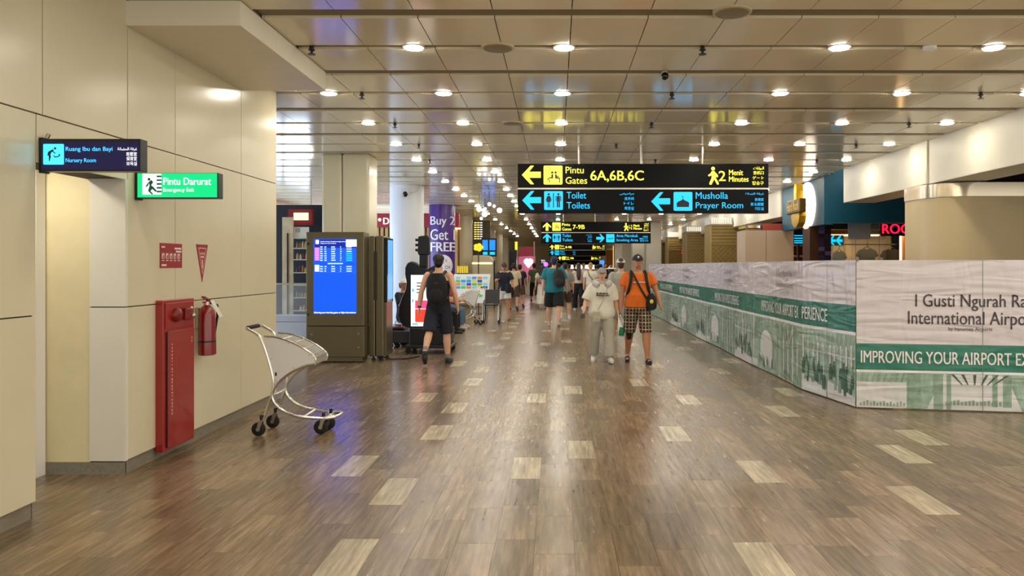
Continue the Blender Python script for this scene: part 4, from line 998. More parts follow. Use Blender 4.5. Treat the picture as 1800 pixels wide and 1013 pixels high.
mb = MB(); P.rect(gx(250), gy(512), gx(262), gy(492), .006, mb); P.rect(gx(250), gy(440), gx(264), gy(420), .006, mb); P.rect(gx(250), gy(666), gx(290), gy(656), .006, mb); mb.build('screen_teal_marks', glow('advert_teal', (70, 190, 200), 1.0), t)
mb = MB()
for k in range(4): P.rect(gx(282), gy(384 + k * 22), gx(322 + 8 * (k % 2)), gy(376 + k * 22), .006, mb)
mb.build('screen_text_lines', mat('advert_ink', (120, 110, 110), .5), t)
p0, p1 = g(238, 872), g(522, 690)
MB().box(p0.x, Y - .05, .14, p1.x, Y + .35, ZA(577, Y)).build('pedestal', BLACK, t, bevel=.01)
MB().box(p0.x - .05, Y - .25, .10, p1.x + .02, Y + .5, .15).build('base_plate', BLACK, t, bevel=.01)
for (a, b) in ((p0.x, Y - .18), (p1.x - .04, Y - .18), (p0.x, Y + .42), (p1.x - .04, Y + .42)):
    MB().lathe((a, b - .012, .05), [(.05, 0), (.05, .025)], 16, 'y').build('caster', RUBBER, t, True)
a = W(768, 570, Y); MB().box(a.x - .008, Y - .056, a.z - .06, a.x + .008, Y - .05, a.z + .06).build('blue_light', glow('blue_led', (20, 110, 255), 2.0), t)

# ------------------------------------------------------------------ maroon suitcase and grey flatbed left of the guitar
t = thing('suitcase', 'maroon suitcase standing between the kiosk and guitar display', 'suitcase', (XA(697, 14), 14, .3))
Y = 14.
MB().box(XA(684, Y), Y, .34, XA(711, Y), Y + .28, ZA(575, Y)).build('shell', mat('suitcase_maroon', (86, 18, 34), .35), t, bevel=.04)
mb = MB()
for k in range(4): a = XA(688 + k * 6, Y); mb.box(a, Y - .008, .38, a + .02, Y, ZA(578, Y))
mb.build('ribs', mat('suitcase_ribs', (70, 12, 28), .35), t)
MB().tube([(XA(692, Y), Y + .14, ZA(576, Y)), (XA(692, Y), Y + .14, ZA(566, Y)), (XA(704, Y), Y + .14, ZA(566, Y)), (XA(704, Y), Y + .14, ZA(576, Y))], .01, 6).build('pull_handle', STEEL, t, True)
t = thing('flatbed_cart', 'low grey flatbed under the maroon suitcase', 'cart', (XA(703, 14), 14, 0))
MB().box(XA(682, Y), Y - .1, .1, XA(722, Y), Y + .5, .33).build('deck', mat('deck_grey', (64, 66, 78), .5), t, bevel=.02)
for a in (688, 700, 715):
    MB().lathe((XA(a, Y), Y - .06, .05), [(.05, 0), (.05, .03)], 16, 'y').build('wheel', RUBBER, t, True); MB().lathe((XA(a, Y), Y + .4, .05), [(.05, 0), (.05, .03)], 16, 'y').build('wheel', RUBBER, t, True)

# ------------------------------------------------------------------ glazed shop display beside the left wall end
Y = 12.9
t = thing('glazed_shop_display', 'glazed shop display with white base beside the left wall end', 'shop display', (XA(510, Y), Y + .5, 0))
x0, x1 = XA(455, Y), XA(548, Y)
MB().box(x0, Y, .0, x1, Y + .5, ZA(566, Y) - .004).build('white_base', mat('base_white', (214, 222, 240), .35), t)
MB().box(x0, Y, ZA(566, Y) + .004, x1, Y + .5, ZA(556, Y)).build('base_ledge', mat('base_white2', (204, 212, 232), .35), t)
MB().box(x0, Y + .02, ZA(501, Y), x1, Y + .05, ZA(498, Y)).build('rail', STEEL, t)
MB().box(x0, Y + .03, ZA(556, Y), x1, Y + .04, ZA(500, Y)).build('glass_pane', GLASS, t)
MB().box(-6.2, Y + 1.2, 0, x1 + .3, Y + 1.25, 2.72).build('back_wall', mat('shop_navy', (14, 18, 34), .5), t)
zb = Y + .55
MB().box(XA(496, zb), zb, ZA(554, zb), XA(515, zb), zb + .04, ZA(382, zb)).build('poster_panel', mat('poster_beige', (206, 190, 160), .5, var=.25, scale=5), t)
MB().box(XA(505, zb), zb - .02, ZA(554, zb), XA(507, zb), zb, ZA(410, zb)).build('pole', BLACK, t)
SHM = mat('shelf_white', (214, 212, 206), .4)
for py in (418, 436, 456, 479, 501, 523, 546):
    MB().box(XA(515, zb), zb, ZA(py + 1.5, zb), XA(541, zb) + .1, zb + .3, ZA(py, zb)).build('shelf', SHM, t)
MB().box(XA(507, Y + .8), Y + .78, ZA(396, Y + .8), XA(550, Y + .8), Y + .86, ZA(368, Y + .8)).build('maroon_fascia', mat('fascia_maroon', (128, 26, 30), .4), t)
MB().box(XA(516, Y + .7), Y + .7, ZA(387, Y + .7), XA(541, Y + .7), Y + .74, ZA(374, Y + .7)).build('lit_letter_block', glow('warm_white_letters', (255, 226, 196), 1.1), t)
MB().box(XA(515, zb), zb + .05, ZA(418, zb), XA(541, zb), zb + .08, ZA(399, zb)).build('price_board', WHITE, t)
PxPlane(zb + .045).text('10', 520, 401, 527, 409, 0).build('price_digits', INK, t)
rg = random.Random(11); PC = [mat('pk%d' % i, c, .4) for i, c in enumerate(((200, 170, 110), (120, 40, 40), (70, 70, 120), (220, 214, 200), (196, 120, 50), (90, 60, 40), (150, 140, 130)))]
for ri, py in enumerate((436, 456, 479, 523, 546)):
    a = 517.; ci = 0
    while a < 538:
        w_ = rg.uniform(3.5, 5.5); h_ = rg.uniform(7, 13); x_ = XA(a, zb)
        m_ = MB(); wd = w_ / FPX * zb; r_ = wd * .45
        m_.lathe((x_ + wd / 2, zb + .1, ZA(py, zb)), [(r_, 0), (r_, h_ * .7 / FPX * zb), (r_ * .5, h_ * .82 / FPX * zb), (r_ * .5, h_ / FPX * zb)], 12)
        o = m_.build('packaged_jar', rg.choice(PC), None, True)
        tag(o, 'small packaged jar, %s from left on the %s display shelf' % (['first', 'second', 'third', 'fourth', 'fifth', 'sixth', 'seventh'][ci], ['top', 'second', 'third', 'fourth', 'lowest'][ri]), 'jar', 'jars on the display shelves')
        ci += 1; a += w_ + .6
t = thing('pendant_bulb', 'white globe bulb hanging over the glazed display', 'lamp', W(547, 366, 17))
p = W(547, 366, 17); MB().ell(p, .06, .06, .06).build('globe', glow('bulb_white', (255, 250, 240), 6.0), t, True); MB().tube([p + V((0, 0, .05)), (p.x, p.y, CEIL)], .006, 6).build('cord', BLACK, t)

# ------------------------------------------------------------------ shops on the left beyond the columns
t = thing('maroon_shopfront', 'shopfront with maroon lettered fascia over timber slats behind the columns', 'shopfront', (-6, 25.5, 0))
Y = 25.5
MB().box(-11.5, Y, ZA(400, Y), -3.36, Y + .2, ZA(375, Y)).build('fascia', mat('fascia_red', (150, 28, 48), .4, emit=.15), t)
P = PxPlane(Y); mb = MB(); P.text('LI', 648.5, 384, 659, 394, .01, mb); P.text('D', 674, 383, 684, 394.5, .01, mb, .04); P.disc(667.5, 386.5, 3, .01, mb); mb.build('lettering', glow('letter_white', (255, 240, 235), 1.0), t)
MB().box(-11.5, Y + .15, 0, -3.36, Y + .2, ZA(400, Y)).build('backing', mat('slat_back', (120, 92, 50), .6), t)
SLT = mat('timber_slat', (198, 164, 104), .5, var=.1, scale=6)
a = -7.2
while a < -3.45:
    MB().box(a, Y + .06, 0, a + .1, Y + .15, ZA(400, Y)).build('slat', SLT, t); a += .16
MB().box(-3.5, Y - .02, ZA(403, Y), -3.3, Y + .02, ZA(401, Y)).build('light_strip', WARM, t)
t = thing('lit_shop_window', 'brightly lit cool white shop front far to the left', 'shop window', (-8.4, 18, 0))
MB().box(-8.6, 10, 0, -8.4, 25.4, 3.4).build('wall', WHITE, t)
for k in range(6):
    y = 10.4 + k * 2.5; MB().box(-8.4, y, .5, -8.37, y + 2.1, 2.7).build('lit_panel', glow('cool_panel', (205, 226, 255), 5.5), t)
t = thing('shop_bays', 'row of pale and timber shop bays along the far left side', 'shopfront', (-4.2, 45, 0))
PB = mat('bay_pale', (190, 176, 150), .5, var=.06); 
for k in range(14):
    y = 26 + k * 3.4
    MB().box(-4.3, y, 0, -4.12, y + 2.6, CEIL - .002).build('bay_panel', PB if k % 2 else SLT, t)
    MB().box(-4.32, y + 2.6, 0, -4.08, y + 3.4, CEIL - .002).build('bay_pier', CREAM, t)
YG = glow('yellow_racks', (255, 232, 120), 1.3)
t = thing('lit_rack_window', 'glass window with rows of small yellow lights behind the cream counter', 'shop window', (-3.4, 32, 0))
Y = 31.
MB().box(XA(832, Y), Y, 0, XA(862, Y), Y + .1, ZA(388, Y)).build('frame', mat('window_bronze', (110, 98, 70), .4), t)
for r_ in range(8):
    for c_ in range(3):
        P = PxPlane(Y); P.rect(833.5 + c_ * 5.2, 391 + r_ * 4, 837.5 + c_ * 5.2, 392.6 + r_ * 4, .01).build('rack_light', YG if c_ < 2 else WHT, t)
t = thing('blue_screens', 'pair of tall blue information screens on the left side', 'screen', W(860, 450, 30))
Y = 30.
MB().box(XA(846, Y), Y, ZA(451, Y), XA(873, Y), Y + .12, ZA(419, Y)).build('casing', BLACK, t)
P = PxPlane(Y); P.rect(848, 440, 857.5, 422, .005).build('screen', glow('scr_b', (20, 120, 255), 1.4), t); P.rect(860.5, 440, 870.5, 422, .005).build('screen', MATS['scr_b'], t)
mb = MB(); P.rect(849, 448, 857, 443, .005, mb); P.rect(861, 448, 870, 443, .005, mb); mb.build('caption', CYA, t)
MB().box(XA(858, Y) - .03, Y + .03, 0, XA(858, Y) + .03, Y + .09, ZA(451, Y)).build('post', STEEL, t)
t = thing('cream_counter', 'cream service counter with rounded hood on the left side', 'counter', (XA(848, 28), 28.4, 0))
Y = 28.
pts = [(830, 533), (868, 533), (868, 470), (866, 460), (862, 452), (857, 449), (830, 449)]
MB().prism([W(a, b, Y) if b < 530 else V((XA(a, Y), Y, 0)) for a, b in pts], (0, 1.0, 0)).build('hood', mat('counter_cream', (216, 208, 180), .35), t, bevel=.03)
MB().box(XA(830, Y), Y - .01, ZA(464, Y), XA(865, Y), Y, ZA(462, Y)).build('light_line', WARM, t); MB().box(XA(868, Y), Y - .02, 0, XA(870, Y), Y + .3, ZA(458, Y)).build('edge_trim', BLACK, t)
# brochure stand
Y = 21.
t = thing('brochure_stand', 'white brochure stand with colourful leaflets and yellow packs', 'display stand', (XA(830, Y), Y + .2, 0))
q = [(798, 533), (857, 533), (862, 482), (798, 482)]
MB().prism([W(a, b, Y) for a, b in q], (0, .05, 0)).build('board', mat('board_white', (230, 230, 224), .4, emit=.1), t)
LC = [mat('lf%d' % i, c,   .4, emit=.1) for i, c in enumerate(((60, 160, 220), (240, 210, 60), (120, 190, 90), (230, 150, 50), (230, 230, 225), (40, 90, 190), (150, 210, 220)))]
rg = random.Random(6); P = PxPlane(Y)
for r_ in range(4):
    for c_ in range(6): P.rect(801 + c_ * 9.6, 491 + r_ * 5.6, 809 + c_ * 9.6, 486.5 + r_ * 5.6, .006).build('leaflet', rg.choice(LC), t)
P.shape([(842, 524), (850, 520), (842, 516)], .006).build('green_arrow', LC[2], t)
for q_ in (800, 852): MB().box(XA(q_, Y), Y + .3, 0, XA(q_ + 4, Y), Y + .35, ZA(483, Y)).build('rear_leg', STEEL, t)
MB().box(XA(802, Y), Y + .1, ZA(483, Y), XA(823, Y), Y + .3, ZA(480.5, Y)).build('tray', BLACK, t)
for k in range(5):
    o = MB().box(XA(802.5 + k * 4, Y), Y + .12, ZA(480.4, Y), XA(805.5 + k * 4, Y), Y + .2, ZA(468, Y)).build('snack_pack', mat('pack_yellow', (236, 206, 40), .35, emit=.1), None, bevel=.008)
    tag(o, 'yellow snack pack on the brochure stand, %s from left' % ['first', 'second', 'third', 'fourth', 'fifth'][k], 'package', 'yellow packs on the stand')
t = thing('yellow_pole_sign', 'yellow flower-shaped sign on a thin black pole', 'sign', (XA(841, 24), 24, 0))
Y = 24.; c = W(841, 435, Y)
MB().tube([(c.x, Y, 0), (c.x, Y, c.z)], .018, 8).build('pole', BLACK, t, True); MB().lathe((c.x, Y, 0), [(.2, 0), (.2, .02), (.03, .03)], 16).build('base', BLACK, t, True)
mb = MB()
for k in range(5): mb.ell((c.x + .09 * cos(k * 1.257), Y - .02, c.z + .07 * sin(k * 1.257)), .08, .03, .07, 10, 6)
mb.build('sign_head', glow('sign_head_yellow', (240, 230, 30), .8), t, True)
# wheelchair behind the trolley
def make_wheelchair():
    Y = 20.3; xc = XA(858, Y)
    t = thing('wheelchair', 'folded wheelchair with large spoked wheels by the brochure stand', 'wheelchair', (xc, Y, 0))
    for dx in (0., .42):
        x = xc - .1 + dx
        w_ = MB().tube([(x + .0, Y + .3 * cos(2 * pi * k / 24), .31 + .3 * sin(2 * pi * k / 24)) for k in range(24)], .016, 6, closed=True)
        o = w_.build('wheel', RUBBER, t, True); mb = MB()
        for k in range(8): mb.tube([(x, Y, .31), (x, Y + .29 * cos(pi * k / 4), .31 + .29 * sin(pi * k / 4))], .004, 5)
        mb.build('spokes', STEEL, o)
        MB().tube([(x, Y, .31), (x, Y + .05, .55), (x, Y + .2, .95), (x, Y + .32, .95)], .013, 6).tube([(x, Y + .05, .5), (x, Y - .4, .5), (x, Y - .48, .1)], .013, 6).build('side_frame', STEEL, t, True)
        MB().lathe((x - .01, Y - .42, .07), [(.07, 0), (.07, .025)], 14, 'x').build('front_caster', RUBBER, t, True)
    MB().box(xc - .09, Y - .38, .48, xc + .31, Y + .05, .5).build('seat', BLACK, t); MB().prism([(xc - .09, Y + .06, .52), (xc + .31, Y + .06, .52), (xc + .31, Y + .19, .9), (xc - .09, Y + .19, .9)], (0, .015, 0)).build('backrest', BLACK, t)
make_wheelchair()
t = thing('black_yellow_totem', 'slim black totem with yellow top panel on the far left', 'sign', (XA(901, 38), 38, 0))
Y = 38.
MB().box(XA(895, Y), Y, 0, XA(908, Y), Y + .3, ZA(441, Y)).build('lower_panel', mat('totem_navy', (14, 18, 44), .3), t); MB().box(XA(901, Y), Y, ZA(440.5, Y), XA(905, Y), Y + .3, ZA(425, Y)).build('black_panel', BLACK, t); MB().box(XA(905.2, Y), Y, ZA(439, Y), XA(909, Y), Y + .3, ZA(425, Y)).build('yellow_panel', glow('totem_yellow', (245, 225, 60), 1.0), t)
t = thing('pink_kiosk', 'pink lit kiosk with magenta awning on the far left', 'kiosk', (XA(924, 40), 40.5, 0))
Y = 40.; PK = mat('pink_body', (214, 120, 150), .4, emit=.4)
MB().box(XA(910, Y), Y, 0, XA(938, Y), Y + 1.2, ZA(488, Y)).build('counter', mat('counter_white', (226, 214, 212), .4), t)
MB().box(XA(910, Y), Y + .9, ZA(488, Y), XA(940, Y), Y + 1.0, ZA(450, Y)).build('back_panel', PK, t)
MB().prism([W(910, 451, Y), W(937, 451, Y), W(935, 434, Y), W(918, 434, Y)], (0, .8, 0)).build('awning', mat('awning_magenta', (190, 60, 96), .5), t)
P = PxPlane(Y + .88); mb = MB(); P.disc(926, 460, 5, 0, mb); P.disc(932, 460, 5, .002, mb); P.shape([(921.4, 462), (936.6, 462), (929, 471)], .004, mb); mb.build('heart_light', glow('heart_white', (255, 246, 250), 4.0), t)
MB().box(XA(908.5, Y), Y, 0, XA(910, Y), Y + .1, ZA(425, Y)).box(XA(938, Y), Y, 0, XA(940, Y), Y + .1, ZA(425, Y)).build('frame_post', mat('post_rose', (220, 170, 160), .4), t)
t = thing('purple_neon_sign', 'purple neon sign panel at the far left', 'sign', W(958, 460, 47))
Y = 47.
MB().box(XA(949, Y), Y, ZA(474, Y), XA(966, Y), Y + .1, ZA(455, Y)).build('panel', mat('neon_back', (60, 56, 66), .4), t)
P = PxPlane(Y); mb = MB(); P.text('TO', 951, 457, 958, 463, .01, mb); mb.build('lettering', WHT, t); mb = MB(); P.disc(959.5, 465, 4, .012, mb); mb.build('neon_ring', glow('neon_purple', (190, 90, 255), 2.0), t)
MB().box(XA(950, Y), Y + .02, 0, XA(965, Y), Y + .5, ZA(474, Y)).build('plinth', mat('plinth_dark', (40, 36, 44), .5), t)
# warm shops at the far right
t = thing('warm_shop', 'warm lit far shopfront with orange and white panels on the right', 'shopfront', (5.5, 60, 0))
for k, (a, b, c0, c1, m_) in enumerate(((1078, 1092, 432, 470, glow('warm_glow', (255, 190, 110), 1.1)), (1092, 1101, 440, 475, mat('orange_panel', (210, 90, 40), .5, emit=.4)), (1066, 1078, 440, 470, mat('brown_panel', (120, 80, 50), .5)), (1072, 1078, 447, 472, glow('white_slim', (255, 246, 230), 1.3)))):
    MB().box(XA(a, 58 + k), 58 + k, 0 if k != 3 else .5, XA(b, 58 + k), 58.3 + k, ZA(c0, 58 + k)).build('shop_panel', m_, t)
t = thing('poster_screen', 'small blue poster screen at the far end', 'screen', W(1058, 462, 66))
MB().box(XA(1053, 66), 66, 0, XA(1063, 66), 66.2, ZA(456, 66)).build('casing', WHITE, t); PxPlane(65.98).rect(1054, 469, 1062, 458, .0).build('screen', glow('poster_blue', (70, 140, 240), 1.2), t)

# ------------------------------------------------------------------ downlights, sprinklers, speakers and other ceiling fittings
LGT = glow('downlight_glow', (255, 246, 228), LAMP)
def make_downlight():
    t = empty('downlight'); ORG[t.name] = V((0, 0, 0))
    MB().lathe((0, 0, 0), [(.088, .10), (.1, .004), (.1, -.006), (.088, -.008)], 24).build('trim_ring', WHITE, t, True, local=True)
    MB().lathe((0, 0, 0), [(.084, -.004), (.08, -.013), (.05, -.019), (.001, -.021)], 20).build('diffuser', LGT, t, True, local=True)
    return t
XS = [-2.6, -1.29, .07, 2.56, 3.95, 5.4]
d0 = make_downlight(); used = False
ORD = ['first', 'second', 'third', 'fourth', 'fifth', 'sixth', 'seventh', 'eighth', 'ninth', 'tenth', 'eleventh', 'twelfth']
for n in range(-5, 34):
    y = SL0 + n * SLP; idx = 0
    if y > 50: break
    if n > 11 and n % 2: continue
    for x in XS:
        if x < -2 and y < 7.6: continue
        px = CX + x / max(y, .1) * FPX
        if 0 <= n <= 11 and px < 1800:
            lab = 'glowing round downlight, %s from left in the %s lamp slot' % (ORD[idx], ORD[n]); idx += 1
        elif n < 0: lab = 'round downlight in a ceiling slot nearer than the view'
        else: lab = 'small round downlight far along the concourse ceiling'
        loc = (x, y, CEIL)
        if not used: d0.location = loc; o = d0; used = True; tag(o, lab, 'downlight', 'ceiling downlights')
        else: dup(d0, loc, 0, lab)
dup(d0, (-3.78, 4.95, 2.4), 0, 'added unseen downlight brightening the side passage doorway')  # lamp added out of view to brighten the cream passage wall
def make_sprinkler():
    t = empty('sprinkler'); ORG[t.name] = V((0, 0, 0))
    MB().lathe((0, 0, 0), [(.02, .1), (.02, -.02), (.03, -.022), (.03, -.03), (.012, -.034), (.012, -.06)], 12).build('body', BLACK, t, True, local=True)
    MB().lathe((0, 0, 0), [(.035, -.062), (.035, -.067)], 12).build('deflector', BLACK, t, True, local=True); return t
s0 = make_sprinkler(); used = False
for (px, row) in ((548, 0), (1235, 0), (636, 1), (1181, 1), (1724, 1), (694, 2), (1145, 2), (1598, 2), (736, 3), (1083, 3), (1505, 3), (755, 4), (1152, 4), (1436, 4)):
    y = SL0 + row * SLP; lab = 'small black sprinkler in the %s lamp slot, %s' % (ORD[row], 'left side' if px < 800 else ('right side' if px > 1300 else 'middle'))
    loc = (XA(px, y), y, CEIL)
    if not used: s0.location = loc; tag(s0, lab, 'sprinkler', 'ceiling sprinklers'); used = True
    else: dup(s0, loc, 0, lab)
def speaker(px, y, lab):
    x = XA(px, y); t = thing('ceiling_speaker', lab, 'speaker', (x, y, CEIL), 'ceiling speakers')
    MB().lathe((x, y, CEIL), [(.15, .1), (.15, -.012), (.135, -.016)], 28).build('rim', mat('speaker_rim', (190, 176, 140), .4), t, True)
    MB().lathe((x, y, CEIL), [(.13, -.0165), (.12, -.018), (.001, -.018)], 24).build('grille', mat('speaker_grille', (140, 128, 100), .5), t, True)
speaker(875, SL0, 'round ceiling speaker grille in the first lamp slot'); speaker(1287, 5.75, 'round ceiling speaker grille in the wide slot at the top edge'); speaker(901, SL0 + 2 * SLP, 'small round speaker grille in the third lamp slot')
t = thing('smoke_detector', 'white smoke detector in the first lamp slot on the right', 'detector', W(1634, 74, SL0))
x = XA(1634, SL0); MB().lathe((x, SL0, CEIL), [(.03, .1), (.06, .0), (.06, -.015), (.035, -.035), (.001, -.038)], 20).build('body', WHITE, t, True)
t = thing('ceiling_camera', 'small black ceiling camera below the first wide slot', 'camera', (XA(1168, 7.6), 7.6, CEIL))
x = XA(1168, 7.6); MB().tube([(x, 7.6, CEIL + .1), (x, 7.6, CEIL - .01)], .03, 10).build('mount', WHITE, t, True); MB().ell((x, 7.57, CEIL - .035), .04, .045, .04).build('dome', BLACKG, t, True)
# cluster of globe pendants over the left side
GLB = glow('globe_glow', (255, 250, 240), 3.5)
for k, (px, py, r) in enumerate(((842, 368, .065), (860, 359, .05), (868, 362, .04), (851, 376, .075), (877, 369, .07), (851, 366, .04), (844, 383, .04))):
    p = W(px, py, 19.5); p.y = 19.5 + k * .05
    t = thing('globe_pendant', 'glowing glass globe pendant, %s in the cluster over the left side' % ['leftmost', 'upper middle', 'topmost right', 'large lower middle', 'rightmost', 'small centre', 'lowest'][k], 'lamp', p, 'cluster of globe pendants')
    MB().ell(p, r, r, r).build('globe', GLB, t, True); MB().tube([p + V((0, 0, r * .9)), (p.x, p.y, CEIL + .01)], .004, 5).build('cord', BLACK, t)
# ------------------------------------------------------------------ people
SKIN = {'light': mat('skin_light', (222, 172, 140), .5, var=.04, scale=9), 'tan': mat('skin_tan', (188, 130, 94), .5, var=.04, scale=9), 'brown': mat('skin_brown', (150, 98, 68), .5, var=.04, scale=9)}
def cloth(name, c, rough=.8): return mat('cloth_' + name, c, rough, var=.08, scale=14, bump=.35, bscale=9)
HAIR = {'black': mat('hair_black', (20, 15, 13), .5, var=.2, scale=40), 'brown': mat('hair_brown', (64, 40, 26), .5, var=.25, scale=40), 'blonde': mat('hair_blonde', (196, 156, 96), .5, var=.2, scale=40), 'navyhair': mat('hair_navy', (26, 30, 66), .6)}
def remesh(o, vox, it=3):
    m = o.modifiers.new('remesh', 'REMESH'); m.mode = 'VOXEL'; m.voxel_size = vox; m.use_smooth_shade = True
    s_ = o.modifiers.new('smooth', 'SMOOTH'); s_.factor = .5; s_.iterations = it
def plaid_material():
    m = mat('plaid', (40, 34, 34), .8); nt = m.node_tree; N = nt.nodes; L = nt.links
    tc = N.new('ShaderNodeTexCoord'); sp = N.new('ShaderNodeSeparateXYZ'); L.new(tc.outputs['Object'], sp.inputs[0])
    def band(src, per, ph, w_):
        a = N.new('ShaderNodeMath'); a.operation = 'MULTIPLY_ADD'; a.inputs[1].default_value = 1 / per; a.inputs[2].default_value = ph; L.new(src, a.inputs[0])
        f = N.new('ShaderNodeMath'); f.operation = 'FRACT'; L.new(a.outputs[0], f.inputs[0])
        c = N.new('ShaderNodeMath'); c.operation = 'LESS_THAN'; c.inputs[1].default_value = w_; L.new(f.outputs[0], c.inputs[0]); return c.outputs[0]
    col = None
    for src, per, ph, w_, c in ((sp.outputs[0], .05, .0, .28, (226, 214, 176)), (sp.outputs[2], .055, .2, .26, (226, 214, 176)), (sp.outputs[0], .10, .6, .2, (150, 30, 30)), (sp.outputs[2], .11, .6, .2, (60, 90, 50))):
        mx = N.new('ShaderNodeMix'); mx.data_type = 'RGBA'; mx.inputs[7].default_value = lin(c) + (1,)
        h = N.new('ShaderNodeMath'); h.operation = 'MULTIPLY'; h.inputs[1].default_value = .6; L.new(band(src, per, ph, w_), h.inputs[0]); L.new(h.outputs[0], mx.inputs[0])
        if col is None: mx.inputs[6].default_value = lin((34, 28, 30)) + (1,)
        else: L.new(col, mx.inputs[6])
        col = mx.outputs[2]
    L.new(col, N['Principled BSDF'].inputs['Base Color']); return m
PLAID = plaid_material()

def person(label, px, py, H, rz, skin='tan', girth=1., belly=0., legs=((14, 4), (-14, 22)), arms=((-8, 10, 18), (8, 10, 18)),
           top=None, bottom=None, shoes=None, hair=None, cap=None, pitch=0, vox=.012, pos=None, group='people in the concourse', face=False, seat=None, extra=None):
    """faces -y before rotation; legs = (hip flexion, knee bend) and arms = (flexion, abduction, elbow) in degrees for +x then -x side"""
    s = H / 1.75; t = empty('person')
    ORG[t.name] = V((0, 0, 0)); tag(t, label, 'person', group)
    J = {}
    down = lambda a: V((0, -sin(R(a)), -cos(R(a))))
    zs = []
    for i, sd in enumerate((1, -1)):
        hip = V((sd * .092 * s * (.6 + .4 * girth), 0, .90 * s)); a, b = legs[i]
        knee = hip + down(a) * .42 * s + V((sd * .03, 0, 0)); ank = knee + down(a - b) * .405 * s + V((sd * .012, 0, 0))
        tl = a - b; ft = min(0, tl) * .85 if seat is None else 0
        fd = V((sd * .12, -cos(R(ft)), sin(R(ft)))).normalized(); toe = ank + V((0, 0, -.045 * s)) + fd * .165 * s; heel = ank + V((0, .045, -.05 * s))
        J[sd] = dict(hip=hip, knee=knee, ank=ank, toe=toe, heel=heel, fd=fd); zs += [ank.z - .078 * s, toe.z - .03 * s]
    dz = -min(zs)
    if seat is not None: dz = -min(zs)
    off = V((0, 0, dz))
    for sd in J:
        for k in ('hip', 'knee', 'ank', 'toe', 'heel'): J[sd][k] = J[sd][k] + off
    Z = lambda z: z * s + dz
    npv = V((0, .01, Z(1.49))); rot = Matrix.Rotation(R(pitch), 3, 'X')
    hp = lambda x, y, z: npv + rot @ (V((x * s, y * s, Z(z))) - npv)
    A = {}
    for i, sd in enumerate((1, -1)):
        fl, ab, el = arms[i]
        sh = V((sd * .185 * s * (.55 + .45 * girth), .012, Z(1.415)))
        d1 = V((sd * sin(R(ab)), -sin(R(fl)), -cos(R(fl)) * cos(R(ab)))).normalized()
        d2 = V((sd * sin(R(ab)) * (.5 if el < 60 else -.6), -sin(R(fl + el)), -cos(R(fl + el)))).normalized()
        elb = sh + d1 * .285 * s; wr = elb + d2 * .245 * s; A[sd] = dict(sh=sh, elb=elb, wr=wr, d=d2)
    g = girth
    RINGS = [(.80, .10, .09), (.86, .155, .115), (.93, .172, .122), (1.02, .155, .11), (1.10, .148, .105), (1.22, .160, .11), (1.33, .172, .112), (1.41, .155, .09), (1.455, .10, .072), (1.48, .068, .062)]
    def rings(z0, z1, add=0., gx=1., flare=0.):
        out = []
        for (z, rx, ry) in [r_ for r_ in RINGS if z0 <= r_[0] <= z1]:
            bl = belly * max(0, 1 - abs(z - 1.08) / .22)
            fz_ = flare * max(0, (1.35 - z) / .5)
            out.append((V((0, -bl * .5 * s, Z(z))), (rx * g + add + fz_) * s * gx, (ry * (g * .6 + .4) + add + bl * .5 + fz_ * .8) * s))
        return out
    # body: one continuous surface
    mb = MB(); mb.loft(rings(.8, 1.48))
    mb.tube([(0, .008, Z(1.42)), npv, hp(0, .0, 1.57)], [.062 * s, .056 * s, .055 * s], 12)
    mb.ell(hp(0, .005, 1.645), .077 * s, .098 * s, .108 * s, M=rot); mb.ell(hp(0, -.03, 1.585), .056 * s, .06 * s, .062 * s, M=rot)
    mb.ell(hp(0, -.098, 1.63), .014 * s, .02 * s, .026 * s, 8, 6); mb.ell(hp(0, -.085, 1.585), .026 * s, .014 * s, .012 * s, 8, 6)
    for sd in (1, -1):
        mb.ell(hp(sd * .08, .01, 1.635), .013 * s, .022 * s, .034 * s, 8, 6)
        j = J[sd]; q = j['knee'] + (j['ank'] - j['knee']) * .3 + V((0, .012, 0))
        mb.tube([j['hip'] + V((0, 0, .03)), j['hip'] + (j['knee'] - j['hip']) * .35, j['knee'], q, j['ank'] + (j['knee'] - j['ank']) * .15, j['ank']], [.092 * s * g, .084 * s * g, .058 * s * g, .062 * s * g, .041 * s, .038 * s], 12)
        mb.ell(j['knee'], .053 * s * g, .055 * s * g, .055 * s, 10, 7)
        mb.tube([j['heel'], j['heel'] + (j['toe'] - j['heel']) * .5 + V((0, 0, .012 * s)), j['toe']], [.034 * s, .038 * s, .026 * s], 10)
        mb.tube([j['ank'] + V((0, 0, .02)), j['heel'] + V((0, -.02, .01))], [.036 * s, .034 * s], 10)
        a = A[sd]; mb.ell(a['sh'] - V((sd * .02, 0, .0)), .062 * s * g, .058 * s, .06 * s, 10, 7)
        mb.tube([a['sh'], a['sh'] + (a['elb'] - a['sh']) * .5, a['elb'], a['elb'] + (a['wr'] - a['elb']) * .35, a['wr']], [.054 * s * (.4 + .6 * g), .05 * s * (.4 + .6 * g), .041 * s, .044 * s, .028 * s], 10)
        mb.ell(a['elb'], .037 * s, .037 * s, .037 * s, 8, 6)
        # hand: palm, four fingers of unequal length and a thumb
        d = a['d']; fw = V((0, -1, 0)) - d * V((0, -1, 0)).dot(d); fw = fw.normalized() if fw.length > .2 else V((0, 0, 1)); inn = d.cross(fw).normalized()
        if inn.x * sd > 0: inn = -inn
        pc = a['wr'] + d * .05 * s
        for k in (-1, -.33, .33, 1): mb.tube([a['wr'] + fw * .008 * k * s, a['wr'] + d * .085 * s + fw * .027 * k * s], [.017 * s, .0145 * s], 8)
